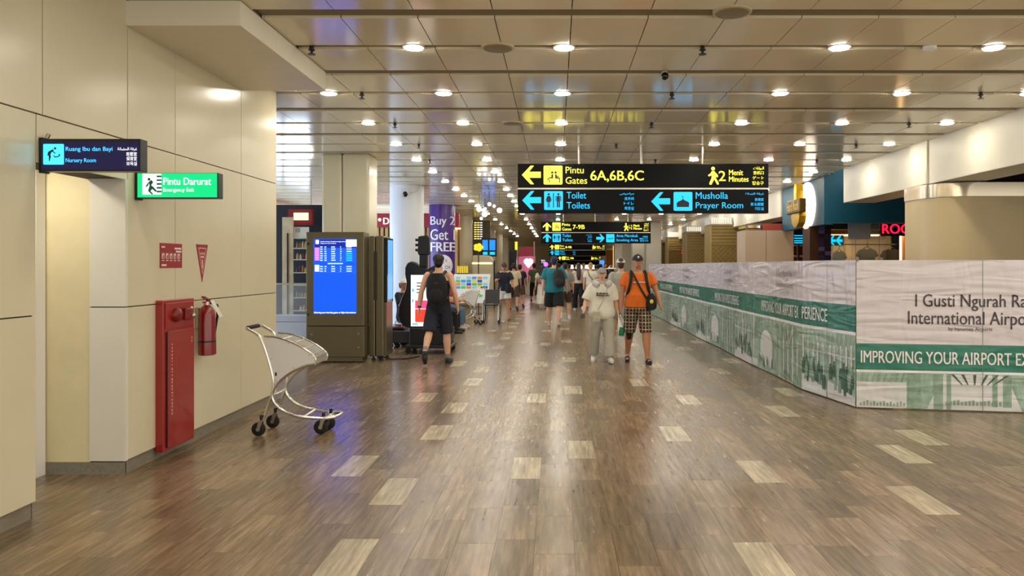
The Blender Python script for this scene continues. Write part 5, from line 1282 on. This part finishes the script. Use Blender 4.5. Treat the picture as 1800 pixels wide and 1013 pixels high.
        for k, ln in ((1, .068), (.33, .078), (-.33, .072), (-1, .056)):
            b0 = a['wr'] + d * .08 * s + fw * .028 * k * s; b1 = b0 + (d * .88 + inn * .25) * ln * .5 * s; b2 = b1 + (d * .6 + inn * .6) * ln * .5 * s
            mb.tube([b0, b1, b2], [.0105 * s, .0098 * s, .008 * s], 7)
        b0 = a['wr'] + d * .022 * s + fw * .022 * s; b1 = b0 + (fw * .75 + d * .6) * .036 * s; b2 = b1 + (d * .9 + fw * .2 + inn * .2) * .034 * s
        mb.tube([b0, b1, b2], [.015 * s, .0125 * s, .0095 * s], 7)
    body = mb.build('body', SKIN[skin], t, True, local=True, fix=False); remesh(body, min(vox, .0085) if vox < .013 else vox, 2)
    # garments
    if bottom:
        b = dict(kind='trousers', m=None, ln=1., w=.02, top=1.0); b.update(bottom)
        mb = MB()
        if b['kind'] == 'skirt':
            z0 = b['ln']
            n_ = 22; L0 = []
            for z, r_ in ((1.04, .155), (.93, .185), (.7, .2), (z0 + .12, .215 + b['w']), (z0, .225 + b['w'])): L0.append((V((0, 0, Z(z))), r_ * s * g, r_ * .85 * s))
            mb.loft(L0, n_)
        else:
            mb.loft([(c, rx + .012, ry + .012) for c, rx, ry in rings(.8, b['top'] + .03, .006)])
            for sd in (1, -1):
                j = J[sd]; h, k_, a_ = j['hip'], j['knee'], j['ank']
                if b['ln'] <= 1.:
                    e = h + (k_ - h) * b['ln']
                    mb.tube([h + V((0, 0, .04)), h + (e - h) * .5, e], [.098 * s * g, (.092 * g + b['w']) * s, (.078 * g + b['w'] * 1.5) * s], 14)
                else:
                    f = b['ln'] - 1; e = k_ + (a_ - k_) * f
                    mb.tube([h + V((0, 0, .04)), h + (k_ - h) * .5, k_, k_ + (e - k_) * .55, e], [.098 * s * g, (.088 * g + b['w']) * s, (.066 * g + b['w']) * s, (.06 * g + b['w'] * 1.2) * s, (.05 + b['w'] * 1.6) * s], 14)
        o = mb.build({'trousers': 'trousers', 'shorts': 'shorts', 'skirt': 'skirt'}[b['kind']], b['m'], t, True, local=True, fix=False); remesh(o, max(vox, .011), 4)
    if top:
        b = dict(m=None, hem=.86, add=.02, sl=.6, flare=.0, sw=.02, strap=False); b.update(top)
        mb = MB(); rr = rings(b['hem'], 1.462, b['add'], flare=b['flare'])
        if b['strap']: rr = rings(b['hem'], 1.36, b['add'], flare=b['flare'])
        c0, rx0, ry0 = rr[0]; rr = [(V((0, c0.y, Z(b['hem']))), rx0, ry0)] + [r_ for r_ in rr if r_[0].z > Z(b['hem']) + .01]
        mb.loft(rr, 20)
        for sd in (1, -1):
            a = A[sd]
            if b['strap']: mb.tube([(sd * .10 * s, -.06 * s, Z(1.33)), (sd * .10 * s, 0, Z(1.462)), (sd * .10 * s, .07 * s, Z(1.33))], .022 * s, 8); continue
            mb.ell(a['sh'] - V((sd * .02, 0, .002)), (.062 * g + b['sw'] * .5) * s, (.058 + b['sw'] * .5) * s, (.06 + b['sw'] * .3) * s, 12, 8)
            if b['sl'] <= 1: e = a['sh'] + (a['elb'] - a['sh']) * b['sl']; mb.tube([a['sh'], (a['sh'] + e) / 2, e], [(.055 + b['sw'] * .5) * s, (.054 + b['sw']) * s, (.05 + b['sw'] * 1.4) * s], 12)
            else:
                e = a['elb'] + (a['wr'] - a['elb']) * (b['sl'] - 1); mb.tube([a['sh'], a['elb'], e], [(.055 + b['sw'] * .5) * s, (.046 + b['sw']) * s, (.036 + b['sw']) * s], 12)
        o = mb.build('shirt', b['m'], t, True, local=True, fix=False); remesh(o, max(vox, .011), 4)
    if shoes:
        for sd in (1, -1):
            j = J[sd]; fd = j['fd']; h = j['heel'] + V((0, .012, 0)); m_ = MB()
            if shoes.get('kind') == 'slide':
                m_.tube([h - V((0, 0, .018 * s)), (h + j['toe']) / 2 - V((0, 0, .026 * s)), j['toe'] - V((0, 0, .016 * s)) + fd * .02], [.034 * s, .042 * s, .036 * s], 12)
                m_.tube([h + (j['toe'] - h) * .55 + V((0, 0, .002)), h + (j['toe'] - h) * .85], [.045 * s, .042 * s], 12)
            else:
                up = V((0, 0, 1)); m_.tube([h, h + (j['toe'] - h) * .35 + up * .012, h + (j['toe'] - h) * .7 + up * .004, j['toe'] + fd * .03], [.044 * s, .047 * s, .046 * s, .034 * s], 12)
                m_.tube([j['ank'] + up * .005, j['heel'] + V((0, -.02, .0))], [.043 * s, .045 * s], 12)
                m_.tube([h - up * .02 * s, j['toe'] - up * .012 * s + fd * .025], [.04 * s, .036 * s], 10)
            o = m_.build('shoe', shoes['m'], t, True, local=True, fix=False); remesh(o, max(.009, vox * .8), 2)
            if shoes.get('sock'):
                MB().tube([j['ank'], j['ank'] + (j['knee'] - j['ank']) * .2], [.041 * s, .043 * s], 12).build('sock', shoes['sock'], t, True, local=True)
    if hair:
        hm = HAIR[hair['c']]; mb = MB(); k = hair.get('k', 1.)
        mb.ell(hp(0, .022, 1.668), .087 * s * k, .1 * s * k, .098 * s * k, 16, 10, rot); mb.ell(hp(0, .05, 1.62), .075 * s, .065 * s, .09 * s, 12, 8, rot)
        if hair.get('long'):
            zl = hair['long']; mb.loft([(hp(0, .06, 1.66), .08 * s, .055 * s), (hp(0, .085, 1.56), .085 * s, .045 * s), (V((0, .125 * s, Z(1.44))), .092 * s, .04 * s), (V((0, .14 * s, Z((1.44 + zl) / 2))), .085 * s, .035 * s), (V((0, .135 * s, Z(zl))), .05 * s, .022 * s)][::-1])
        if hair.get('bun'): mb.ell(hp(0, .1, 1.74), .045 * s, .045 * s, .045 * s, 10, 8)
        o = mb.build('hair', hm, t, True, local=True, fix=False); remesh(o, max(vox, .01), 3)
    if cap:
        cm_ = cap['m']; mb = MB(); mb.ell(hp(0, .008, 1.665), .093 * s, .112 * s, .1 * s, 20, 8, rot, z0=.0)
        o = mb.build('cap', cm_, t, True, local=True)
        if cap.get('brim', 'front') == 'wide': MB().lathe((0, 0, 0), [(.2 * s, 0), (.2 * s, .008), (.09 * s, .03), (.09 * s, .02)], 24).build('brim', cm_, o, True, local=True).location = hp(0, .008, 1.655)
        else:
            sg = 1 if cap.get('brim', 'front') == 'front' else -1; mb = MB(); mb.ell(hp(0, -.10 * sg, 1.672), .075 * s, .09 * s, .014 * s, 16, 6, rot); mb.build('brim', cm_, o, True, local=True)
        MB().ell(hp(0, .008, 1.765), .012 * s, .012 * s, .008 * s, 8, 5).build('button', cm_, o, True, local=True)
        if cap.get('logo'):
            c = hp(0, -.098, 1.715); MB().ell(c, .016 * s, .01 * s, .018 * s, 10, 6).build('emblem', WP, o, True, local=True)
    if face:
        for sd in (1, -1):
            e_ = MB().ell(hp(sd * .03, -.083, 1.648), .015 * s, .008 * s, .008 * s, 10, 6).build('eye', mat('eye_white', (226, 220, 212), .2), t, True, local=True)
            MB().ell(hp(sd * .03, -.089, 1.648), .006 * s, .004 * s, .006 * s, 8, 5).build('iris', BLACK, e_, True, local=True)
            MB().tube([hp(sd * .015, -.092, 1.667), hp(sd * .032, -.09, 1.671), hp(sd * .048, -.08, 1.666)], .005 * s, 6).build('eyebrow', HAIR['black'], t, True, local=True)
        MB().ell(hp(0, -.094, 1.583), .024 * s, .007 * s, .007 * s, 10, 6).build('mouth', mat('lips', (140, 70, 62), .5), t, True, local=True)
    t['_s'] = s
    if extra: extra(t, s, Z, J, A, hp)
    for k in ('_s',):
        if k in t: del t[k]
    if pos is None:
        Y = CH * FPX / (py - CY); pos = (XA(px, Y), Y, 0)
    t.location = pos; t.rotation_euler = (0, 0, R(rz)); return t

def backpack(t, s, Z, m, strapm, w_=.15, h0=.98, h1=1.43, y0=.115, dep=.17, xoff=0., tilt=0., straps=True, name='backpack'):
    mb = MB(); n = 9
    rr = []
    for i in range(n):
        u = i / (n - 1); k = (1 - abs(2 * u - 1) ** 4) ** .5 if 0 < u < 1 else .55
        rr.append((V(((xoff + tilt * (u - .5)) * s, (y0 + dep / 2) * s, Z(h0 + (h1 - h0) * u))), w_ * k * s, dep / 2 * (.6 + .4 * k) * s))
    mb.loft(rr, 16)
    o = mb.build(name, m, t, True, local=True)
    mb = MB(); zc = h0 + (h1 - h0) * .3
    mb.ell(V((xoff * s, (y0 + dep) * s, Z(zc))), w_ * .72 * s, .04 * s, (h1 - h0) * .24 * s, 14, 8); mb.build('front_pocket', m, o, True, local=True)
    MB().box((xoff - .035) * s, (y0 + dep * .98) * s, Z(h0 + (h1 - h0) * .68), (xoff + .035) * s, (y0 + dep * 1.02) * s, Z(h0 + (h1 - h0) * .72)).build('badge', strapm, o, local=True)
    if straps:
        for sd in (1, -1):
            MB().tube(smooth_path([(sd * .085 * s, .13 * s, Z(1.40)), (sd * .11 * s, .06 * s, Z(1.475)), (sd * .115 * s, -.06 * s, Z(1.45)), (sd * .125 * s, -.15 * s, Z(1.30)), (sd * .15 * s, -.10 * s, Z(1.12)), (sd * .14 * s, .12 * s, Z(1.04))]), .02 * s, 8).build('shoulder_strap', strapm, o, True, local=True)
    return o
CB = cloth('black2', (16, 16, 19)); CW = cloth('offwhite', (226, 222, 206)); CN = cloth('navyshort', (26, 28, 42)); CG = cloth('lightgrey', (178, 174, 160))

# man walking away with a black backpack
def ex1(t, s, Z, J, A, hp):
    backpack(t, s, Z, CB, mat('strap_grey', (50, 50, 54), .7), .165, .94, 1.45, .10, .19)
    a = A[1]
    MB().tube([a['wr'] - a['d'] * .03, a['wr'] + a['d'] * .0], [.03, .03], 12).build('wrist_watch', BLACK, t, True, local=True)
person('man in black sleeveless top and shorts walking away with a black backpack', 771, 640, 1.74, 180, 'light', legs=((-22, 28), (8, 4)), arms=((-12, 16, 16), (-10, 16, 30)),
       top=dict(m=CB, strap=True, hem=.93), bottom=dict(kind='shorts', m=CN, ln=.98, w=.022), shoes=dict(m=mat('shoe_black', (26, 22, 22), .6), sock=mat('sock_grey', (130, 126, 120), .8)),
       hair=dict(c='black'), cap=dict(m=mat('cap_black', (22, 18, 18), .7)), vox=.010, extra=ex1)
# woman in white
def ex2(t, s, Z, J, A, hp):
    m = mat('neck_pillow', (190, 188, 184), .8, bump=.3, bscale=20)
    o = MB().tube(smooth_path([(.05 * s, -.13 * s, Z(1.43)), (.115 * s, -.06 * s, Z(1.455)), (.115 * s, .04 * s, Z(1.475)), (0, .10 * s, Z(1.485)), (-.115 * s, .04 * s, Z(1.475)), (-.115 * s, -.06 * s, Z(1.455)), (-.05 * s, -.13 * s, Z(1.43))]), .068 * s, 12).build('neck_pillow', m, t, True, local=True)
    for sd in (1, -1): MB().ell((sd * .06 * s, -.198 * s, Z(1.43)), .01, .006, .01, 8, 5).build('button_eye', BLACK, o, True, local=True)
    y = -.245 * s
    mb = MB(); pl = Plane((0, -.232 * s, 0), (1, 0, 0), (0, 0, 1)); rg = random.Random(2)
    for r_ in range(2):
        x = -.115
        while x < .11:
            w_ = rg.uniform(.016, .03); mb.box(x * s, -.215 * s, Z(1.27 - r_ * .035), (x + w_) * s, -.19 * s, Z(1.296 - r_ * .035 + rg.uniform(-.006, .006))); x += w_ + .008
    mb.build('shirt_print', INK, t, local=True)
    mb = MB().tube(smooth_path([(.10 * s, .0, Z(1.475)), (.10 * s, -.12 * s, Z(1.43)), (.06 * s, -.205 * s, Z(1.28)), (-.02 * s, -.235 * s, Z(1.1)), (-.09 * s, -.24 * s, Z(.98))]), .008 * s, 6).build('bag_strap', CG, t, True, local=True)
    b = MB().box(-.185 * s, -.285 * s, Z(.76), -.045 * s, -.225 * s, Z(.97)).build('crossbody_bag', mat('bag_cream', (196, 190, 164), .6), t, bevel=.015, local=True)
    MB().box(-.18 * s, -.292 * s, Z(.88), -.05 * s, -.284 * s, Z(.95)).build('flap', mat('bag_flap', (180, 172, 146), .6), b, bevel=.005, local=True); MB().box(-.165 * s, -.293 * s, Z(.79), -.065 * s, -.284 * s, Z(.85)).build('pocket', mat('bag_flap', (180, 172, 146), .6), b, bevel=.005, local=True)
    a = A[-1]; h = a['wr'] + a['d'] * .1 * s
    MB().box(h.x - .04, h.y - .05, h.z - .04, h.x + .03, h.y - .01, h.z + .04).build('held_phone', mat('phone_dark', (60, 66, 60), .3), t, bevel=.008, local=True)
person('older woman in loose white printed shirt, grey cap and neck pillow', 1058, 637, 1.50, 0, 'light', girth=1.1, legs=((12, 3), (-10, 10)), arms=((4, 16, 10), (6, 22, 28)),
       top=dict(m=CW, hem=.80, add=.045, sl=.98, flare=.035, sw=.035), bottom=dict(kind='trousers', m=CG, ln=1.96, w=.03), shoes=dict(m=WHITE), hair=dict(c='brown', k=.97), cap=dict(m=cloth('capgrey', (150, 148, 144))), vox=.010, face=True, extra=ex2)
# man in orange
def ex3(t, s, Z, J, A, hp):
    st = mat('strap_black', (18, 18, 20), .7)
    b = backpack(t, s, Z, CB, st, .16, 1.0, 1.44, .12, .16, straps=False)
    for sd in (1, -1):
        MB().tube(smooth_path([(sd * .10 * s, .13 * s, Z(1.40)), (sd * .115 * s, .04 * s, Z(1.485)), (sd * .12 * s, -.09 * s, Z(1.455)), (sd * .135 * s, -.155 * s, Z(1.31)), (sd * .17 * s, -.12 * s, Z(1.15)), (sd * .18 * s, .05 * s, Z(1.06))]), .024 * s, 8).build('shoulder_strap', st, b, True, local=True)
    MB().tube(smooth_path([(-.11 * s, .03 * s, Z(1.49)), (-.09 * s, -.12 * s, Z(1.45)), (-.01 * s, -.185 * s, Z(1.28)), (.09 * s, -.205 * s, Z(1.1)), (.17 * s, -.17 * s, Z(1.0))]), .017 * s, 8).build('sling_strap', st, t, True, local=True)
    o = MB().loft([(V((.20 * s, -.15 * s, Z(z))), w_ * s, .055 * s) for z, w_ in ((.86, .04), (.89, .085), (.98, .095), (1.08, .07), (1.13, .03))], 14).build('sling_bag', st, t, True, local=True)
    MB().ell((.20 * s, -.212 * s, Z(1.0)), .03, .014, .035, 10, 7).build('yellow_charm', mat('charm_yellow', (230, 214, 60), .5), o, True, local=True)
    mb = MB(); x = -.09; rg = random.Random(4)
    while x < .1: mb.box(x * s, -.175 * s, Z(1.30), (x + .014) * s, -.145 * s, Z(1.316)); x += .022
    mb.build('shirt_print', WP, t, local=True)
    k = J[-1]; MB().tube([k['knee'] + (k['hip'] - k['knee']) * .15, k['knee'], k['knee'] + (k['ank'] - k['knee']) * .28], [.067 * s, .066 * s, .062 * s], 14).build('knee_sleeve', st, t, True, local=True)
person('man in orange shirt and plaid shorts with black cap and sling bag', 1121, 638, 1.715, 0, 'tan', girth=1.14, belly=.08, legs=((12, 3), (-12, 14)), arms=((10, 22, 14), (2, 12, 6)),
       top=dict(m=cloth('orange', (222, 108, 26)), hem=.90, add=.022, sl=.62, sw=.022, flare=.01), bottom=dict(kind='shorts', m=PLAID, ln=1.0, w=.008), shoes=dict(kind='slide', m=mat('slide_black', (24, 20, 20), .6)), hair=dict(c='black', k=.97), cap=dict(m=mat('cap_navy', (20, 22, 32), .7), logo=True), vox=.010, face=True, extra=ex3)
# plastic bag swinging between the pair
t = thing('carrier_bag', 'white and green carrier bag held between the woman in white and the orange man', 'bag', W(1091, 592, 11.8))
q = lambda a, b: W(a, b, 11.82)
MB().loft([(q(1092, 592), .03, .03), (q(1092, 586), .055, .04), (q(1090.5, 576), .05, .04), (q(1089, 568), .03, .025), (q(1087.5, 559), .012, .012)], 12).build('bag', mat('bag_white', (226, 232, 228), .3), t, True)
MB().loft([(q(1092.5, 590), .045, .055), (q(1092.5, 582), .052, .058), (q(1092, 575), .046, .05)], 12).build('green_panel', mat('bag_green', (20, 110, 70), .4), t, True)
MB().tube([q(1087.5, 560), q(1087, 552), q(1086.5, 546)], .008, 6).build('handle', mat('bag_white', (226, 232, 228), .3), t, True)
# others, nearest first
def ex4(t, s, Z, J, A, hp): backpack(t, s, Z, cloth('darkgrey', (40, 40, 42)), CB, .15, .98, 1.42, .12, .2, xoff=-.16, tilt=.05, straps=False); MB().tube(smooth_path([(-.08 * s, .13 * s, Z(1.36)), (-.09 * s, .04 * s, Z(1.49)), (-.1 * s, -.1 * s, Z(1.42)), (-.13 * s, -.12 * s, Z(1.2))]), .024, 8).build('shoulder_strap', CB, t, True, local=True)
person('big man in teal shirt and black shorts with a dark one-shoulder backpack', 974, 573, 1.79, 172, 'light', girth=1.25, legs=((10, 4), (-14, 16)), arms=((-6, 12, 10), (6, 14, 20)), top=dict(m=cloth('teal', (22, 116, 128)), hem=.84, add=.03, sl=.85, sw=.03, flare=.02),
       bottom=dict(kind='shorts', m=CB, ln=.98, w=.03), shoes=dict(kind='slide', m=mat('slide_pale', (190, 180, 176), .6)), hair=dict(c='navyhair', k=1.04), vox=.013, extra=ex4)
def ex5(t, s, Z, J, A, hp):
    a = A[-1]; h = a['wr'] + a['d'] * .09 * s; MB().box(h.x - .02, h.y - .03, h.z - .02, h.x + .05, h.y - .015, h.z + .1).build('phone', BLACK, t, bevel=.004, local=True)
    backpack(t, s, Z, CB, CB, .10, .82, 1.12, -.26, .14, xoff=.12, straps=False, name='hip_bag')
    for sd in (1, -1): MB().tube([(sd * .09 * s, -.02 * s, Z(1.475)), (sd * .21 * s, -.01 * s, Z(1.40))], .016, 6).build('white_stripe', WP, t, True, local=True)
person('young man in navy shirt and white shorts looking down at a phone', 886, 563, 1.63, 8, 'tan', legs=((5, 0), (-4, 6)), arms=((14, 14, 40), (30, 14, 75)), top=dict(m=cloth('navy', (20, 24, 44)), hem=.88, add=.025, sl=.7, sw=.025), bottom=dict(kind='shorts', m=WHITE, ln=.62, w=.025),
       shoes=dict(kind='slide', m=mat('slide_tan', (120, 84, 60), .6)), hair=dict(c='black'), cap=dict(m=mat('cap_maroon', (60, 24, 28), .7)), pitch=18, vox=.013, face=True, extra=ex5)
person('man in pale grey shirt and white cap walking away behind the orange man', 1091, 601, 1.70, 180, 'light', legs=((12, 4), (-12, 20)), arms=((-5, 10, 10), (10, 10, 14)), top=dict(m=cloth('palegrey', (176, 172, 160)), sl=.7, add=.025), bottom=dict(kind='shorts', m=cloth('stone', (150, 146, 138)), ln=.95, w=.02), shoes=dict(m=WHITE), hair=dict(c='brown'), cap=dict(m=mat('cap_cream', (232, 224, 206), .8)), vox=.014)
person('person in brown shorts and white trainers just beyond the teal man', 993, 562, 1.66, 180, 'light', legs=((-16, 22), (12, 4)), top=dict(m=cloth('grey3', (140, 138, 132)), sl=.8), bottom=dict(kind='shorts', m=cloth('brownshort', (70, 50, 36)), ln=.85, w=.02), shoes=dict(m=WHITE, sock=WHITE), hair=dict(c='black'), vox=.015)
person('woman with long dark hair, pale top and wide black trousers walking away', 1017, 546, 1.66, 180, 'light', girth=.9, top=dict(m=cloth('palepink', (216, 198, 180)), hem=.95, sl=1.6, add=.015), bottom=dict(kind='trousers', m=CB, ln=1.97, w=.035), shoes=dict(m=WHITE), hair=dict(c='brown', long=1.12), vox=.015)
person('blonde woman in white top and long pinkish skirt with a crossbody strap', 1038, 547, 1.66, 180, 'light', girth=.95, top=dict(m=CW, hem=.95, sl=.7, add=.03), bottom=dict(kind='skirt', m=cloth('blush', (196, 158, 140)), ln=.16, w=.01), shoes=dict(m=WHITE), hair=dict(c='blonde', bun=True), vox=.015,
       extra=lambda t, s, Z, J, A, hp: MB().tube([(.1 * s, .05, Z(1.47)), (.05, .17 * s, Z(1.3)), (-.12, .19 * s, Z(1.08)), (-.2 * s, .1, Z(.98))], .02, 6).build('crossbody_strap', cloth('tanstrap', (150, 110, 70)), t, True, local=True))
def ex6(t, s, Z, J, A, hp): backpack(t, s, Z, cloth('rosebag', (150, 112, 100)), CB, .13, 1.02, 1.36, .11, .15)
person('woman in long white skirt with a dusty pink backpack', 952, 543, 1.56, 180, 'light', girth=.92, top=dict(m=cloth('creamtop', (214, 204, 176)), hem=.95, sl=.6), bottom=dict(kind='skirt', m=CW, ln=.2, w=.03), shoes=dict(m=mat('shoe_tan', (150, 110, 80), .6)), hair=dict(c='black', long=1.25), vox=.015, extra=ex6)
person('man in olive green shirt and dark shorts under a blue cap walking away', 939, 530, 1.68, 180, 'tan', top=dict(m=cloth('olive', (74, 92, 66)), sl=.7), bottom=dict(kind='trousers', m=CB, ln=1.6, w=.02), shoes=dict(m=BLACK), hair=dict(c='black'), cap=dict(m=mat('cap_blue', (26, 34, 96), .7)), vox=.018)
person('person in cream top and patterned dark shorts behind the navy shirt man', 903, 546, 1.66, 180, 'tan', top=dict(m=cloth('cream3', (200, 184, 150)), sl=.8), bottom=dict(kind='shorts', m=cloth('pattern', (60, 46, 36)), ln=.95, w=.02), shoes=dict(m=BLACK), hair=dict(c='black'), vox=.016)
person('person carrying a dark navy backpack at the left edge of the walkway', 914, 541, 1.62, 180, 'tan', top=dict(m=cloth('navy4', (24, 26, 50)), sl=.7), bottom=dict(kind='shorts', m=cloth('brown4', (80, 56, 40)), ln=.9, w=.02), shoes=dict(m=BLACK), hair=dict(c='black'), vox=.016, extra=lambda t, s, Z, J, A, hp: backpack(t, s, Z, cloth('navybag', (26, 24, 60)), CB, .15, 1.0, 1.43, .11, .2))
person('woman in a wide pale sun hat behind the woman in white', 1074, 566, 1.56, 180, 'light', top=dict(m=cloth('dark5', (40, 36, 36)), sl=.8), bottom=dict(kind='trousers', m=CB, ln=1.9, w=.02), shoes=dict(m=BLACK), hair=dict(c='black', long=1.3), cap=dict(m=mat('sun_hat', (226, 218, 200), .8), brim='wide'), vox=.016)
FARC = [('teal', (22, 116, 128)), ('sand', (196, 176, 140)), ('wine', (96, 34, 40)), ('snow', (226, 224, 220)), ('slate2', (74, 82, 92)), ('moss', (84, 92, 60)), ('coal', (30, 30, 32)), ('rose', (196, 140, 130)), ('sky', (120, 150, 180))]
for k, (px, py) in enumerate(((988, 528), (1001, 522), (1010, 518), (1026, 524), (1047, 520), (1056, 528), (1064, 523), (982, 516), (1052, 533))):
    nm, c = FARC[k]
    person('far pedestrian in a %s top, %s' % (['teal', 'sand coloured', 'wine red', 'snow white', 'slate', 'moss green', 'black', 'rose', 'pale blue'][k], ['beyond the teal man', 'in the middle of the far crowd', 'farthest near the white panel', 'beyond the blonde woman', 'right of the white panel', 'behind the grey capped woman', 'left of the sun hat', 'leftmost of the far crowd', 'beside the grey cap'][k]), px, py, 1.62 + .03 * (k % 4), 180 if k % 3 else 10, 'tan' if k % 2 else 'light', top=dict(m=cloth(nm, c), sl=.7), bottom=dict(kind='trousers', m=CB if k % 2 else cloth('denim', (50, 60, 84)), ln=1.9, w=.02), shoes=dict(m=BLACK if k % 2 else WHITE), hair=dict(c=['black', 'brown', 'black'][k % 3]), vox=.022, group='far crowd')
# seated people on the left and their bench
BN = mat('bench_dark', (40, 40, 44), .5)
t = thing('waiting_bench', 'dark waiting bench facing the walkway on the left', 'bench', (-2.75, 17.6, 0))
MB().box(-3.0, 16.4, .33, -2.5, 19.0, .375).build('seat', BN, t, bevel=.015); MB().prism([(-3.0, 16.4, .5), (-3.0, 19.0, .5), (-3.12, 19.0, .9), (-3.12, 16.4, .9)], (.04, 0, 0)).build('backrest', BN, t)
for y in (16.6, 17.7, 18.8):
    MB().box(-2.95, y - .03, 0, -2.55, y + .03, .05).box(-2.8, y - .03, .05, -2.74, y + .03, .33).box(-3.06, y - .02, .42, -3.0, y + .02, .9).build('leg', STEEL, t)
SIT = dict(legs=((86, 86), (82, 84)), arms=((30, 10, 50), (30, 10, 50)), seat=True)
person('seated person in black trousers on the bench beside the walkway', 0, 0, 1.68, 90, 'tan', top=dict(m=CB, sl=.9), bottom=dict(kind='trousers', m=CB, ln=1.95, w=.022), shoes=dict(m=BLACK), hair=dict(c='black'), vox=.014, pos=(-2.72, 17.1, 0), **SIT)
person('seated person in blue jeans and red top on the bench', 0, 0, 1.62, 90, 'light', top=dict(m=cloth('redtop', (170, 40, 40)), sl=.8), bottom=dict(kind='trousers', m=cloth('jeans', (84, 106, 132)), ln=1.9, w=.018), shoes=dict(kind='slide', m=mat('slide_pale', (190, 180, 176), .6)), hair=dict(c='brown'), vox=.014, pos=(-2.72, 18.3, 0), **SIT)
t = thing('stool', 'low dark stool behind the suitcase', 'stool', (-3.1, 14.9, 0))
MB().lathe((-3.08, 14.9, 0), [(.2, .33), (.21, .35), (.2, .375)], 20).build('seat', BN, t, True)
for a, b in ((-.13, -.13), (.13, -.13), (-.13, .13), (.13, .13)): MB().tube([(-3.08 + a, 14.9 + b, 0), (-3.08 + a * .8, 14.9 + b * .8, .34)], .015, 8).build('leg', STEEL, t, True)
person('seated person in dark clothes and white cap behind the suitcase', 0, 0, 1.62, 60, 'tan', top=dict(m=cloth('navy6', (22, 24, 40)), sl=.8), bottom=dict(kind='trousers', m=CB, ln=1.9, w=.02), shoes=dict(m=BLACK), hair=dict(c='black'), cap=dict(m=WHITE), vox=.016, pos=(-3.08, 14.9, 0), **SIT)

for o in bpy.data.objects:
    b_ = o.name.split('.')[0]
    if o.parent is not None and b_ in ('small_lettering', 'lettering', 'print', 'pictogram', 'pictograms', 'screen_rows', 'screen_rules', 'screen_white', 'screen_status', 'screen_pink_tags', 'screen_text_lines', 'screen_teal_marks', 'door_print', 'corner_print', 'shirt_print', 'lattice_bars', 'slats', 'glowing_slot', 'text_lines', 'slogan_lettering', 'name_lettering', 'rivets', 'spokes', 'screw', 'board_joints', 'ribs', 'seam', 'caption', 'walking_figure'):
        o['kind'] = 'stuff'
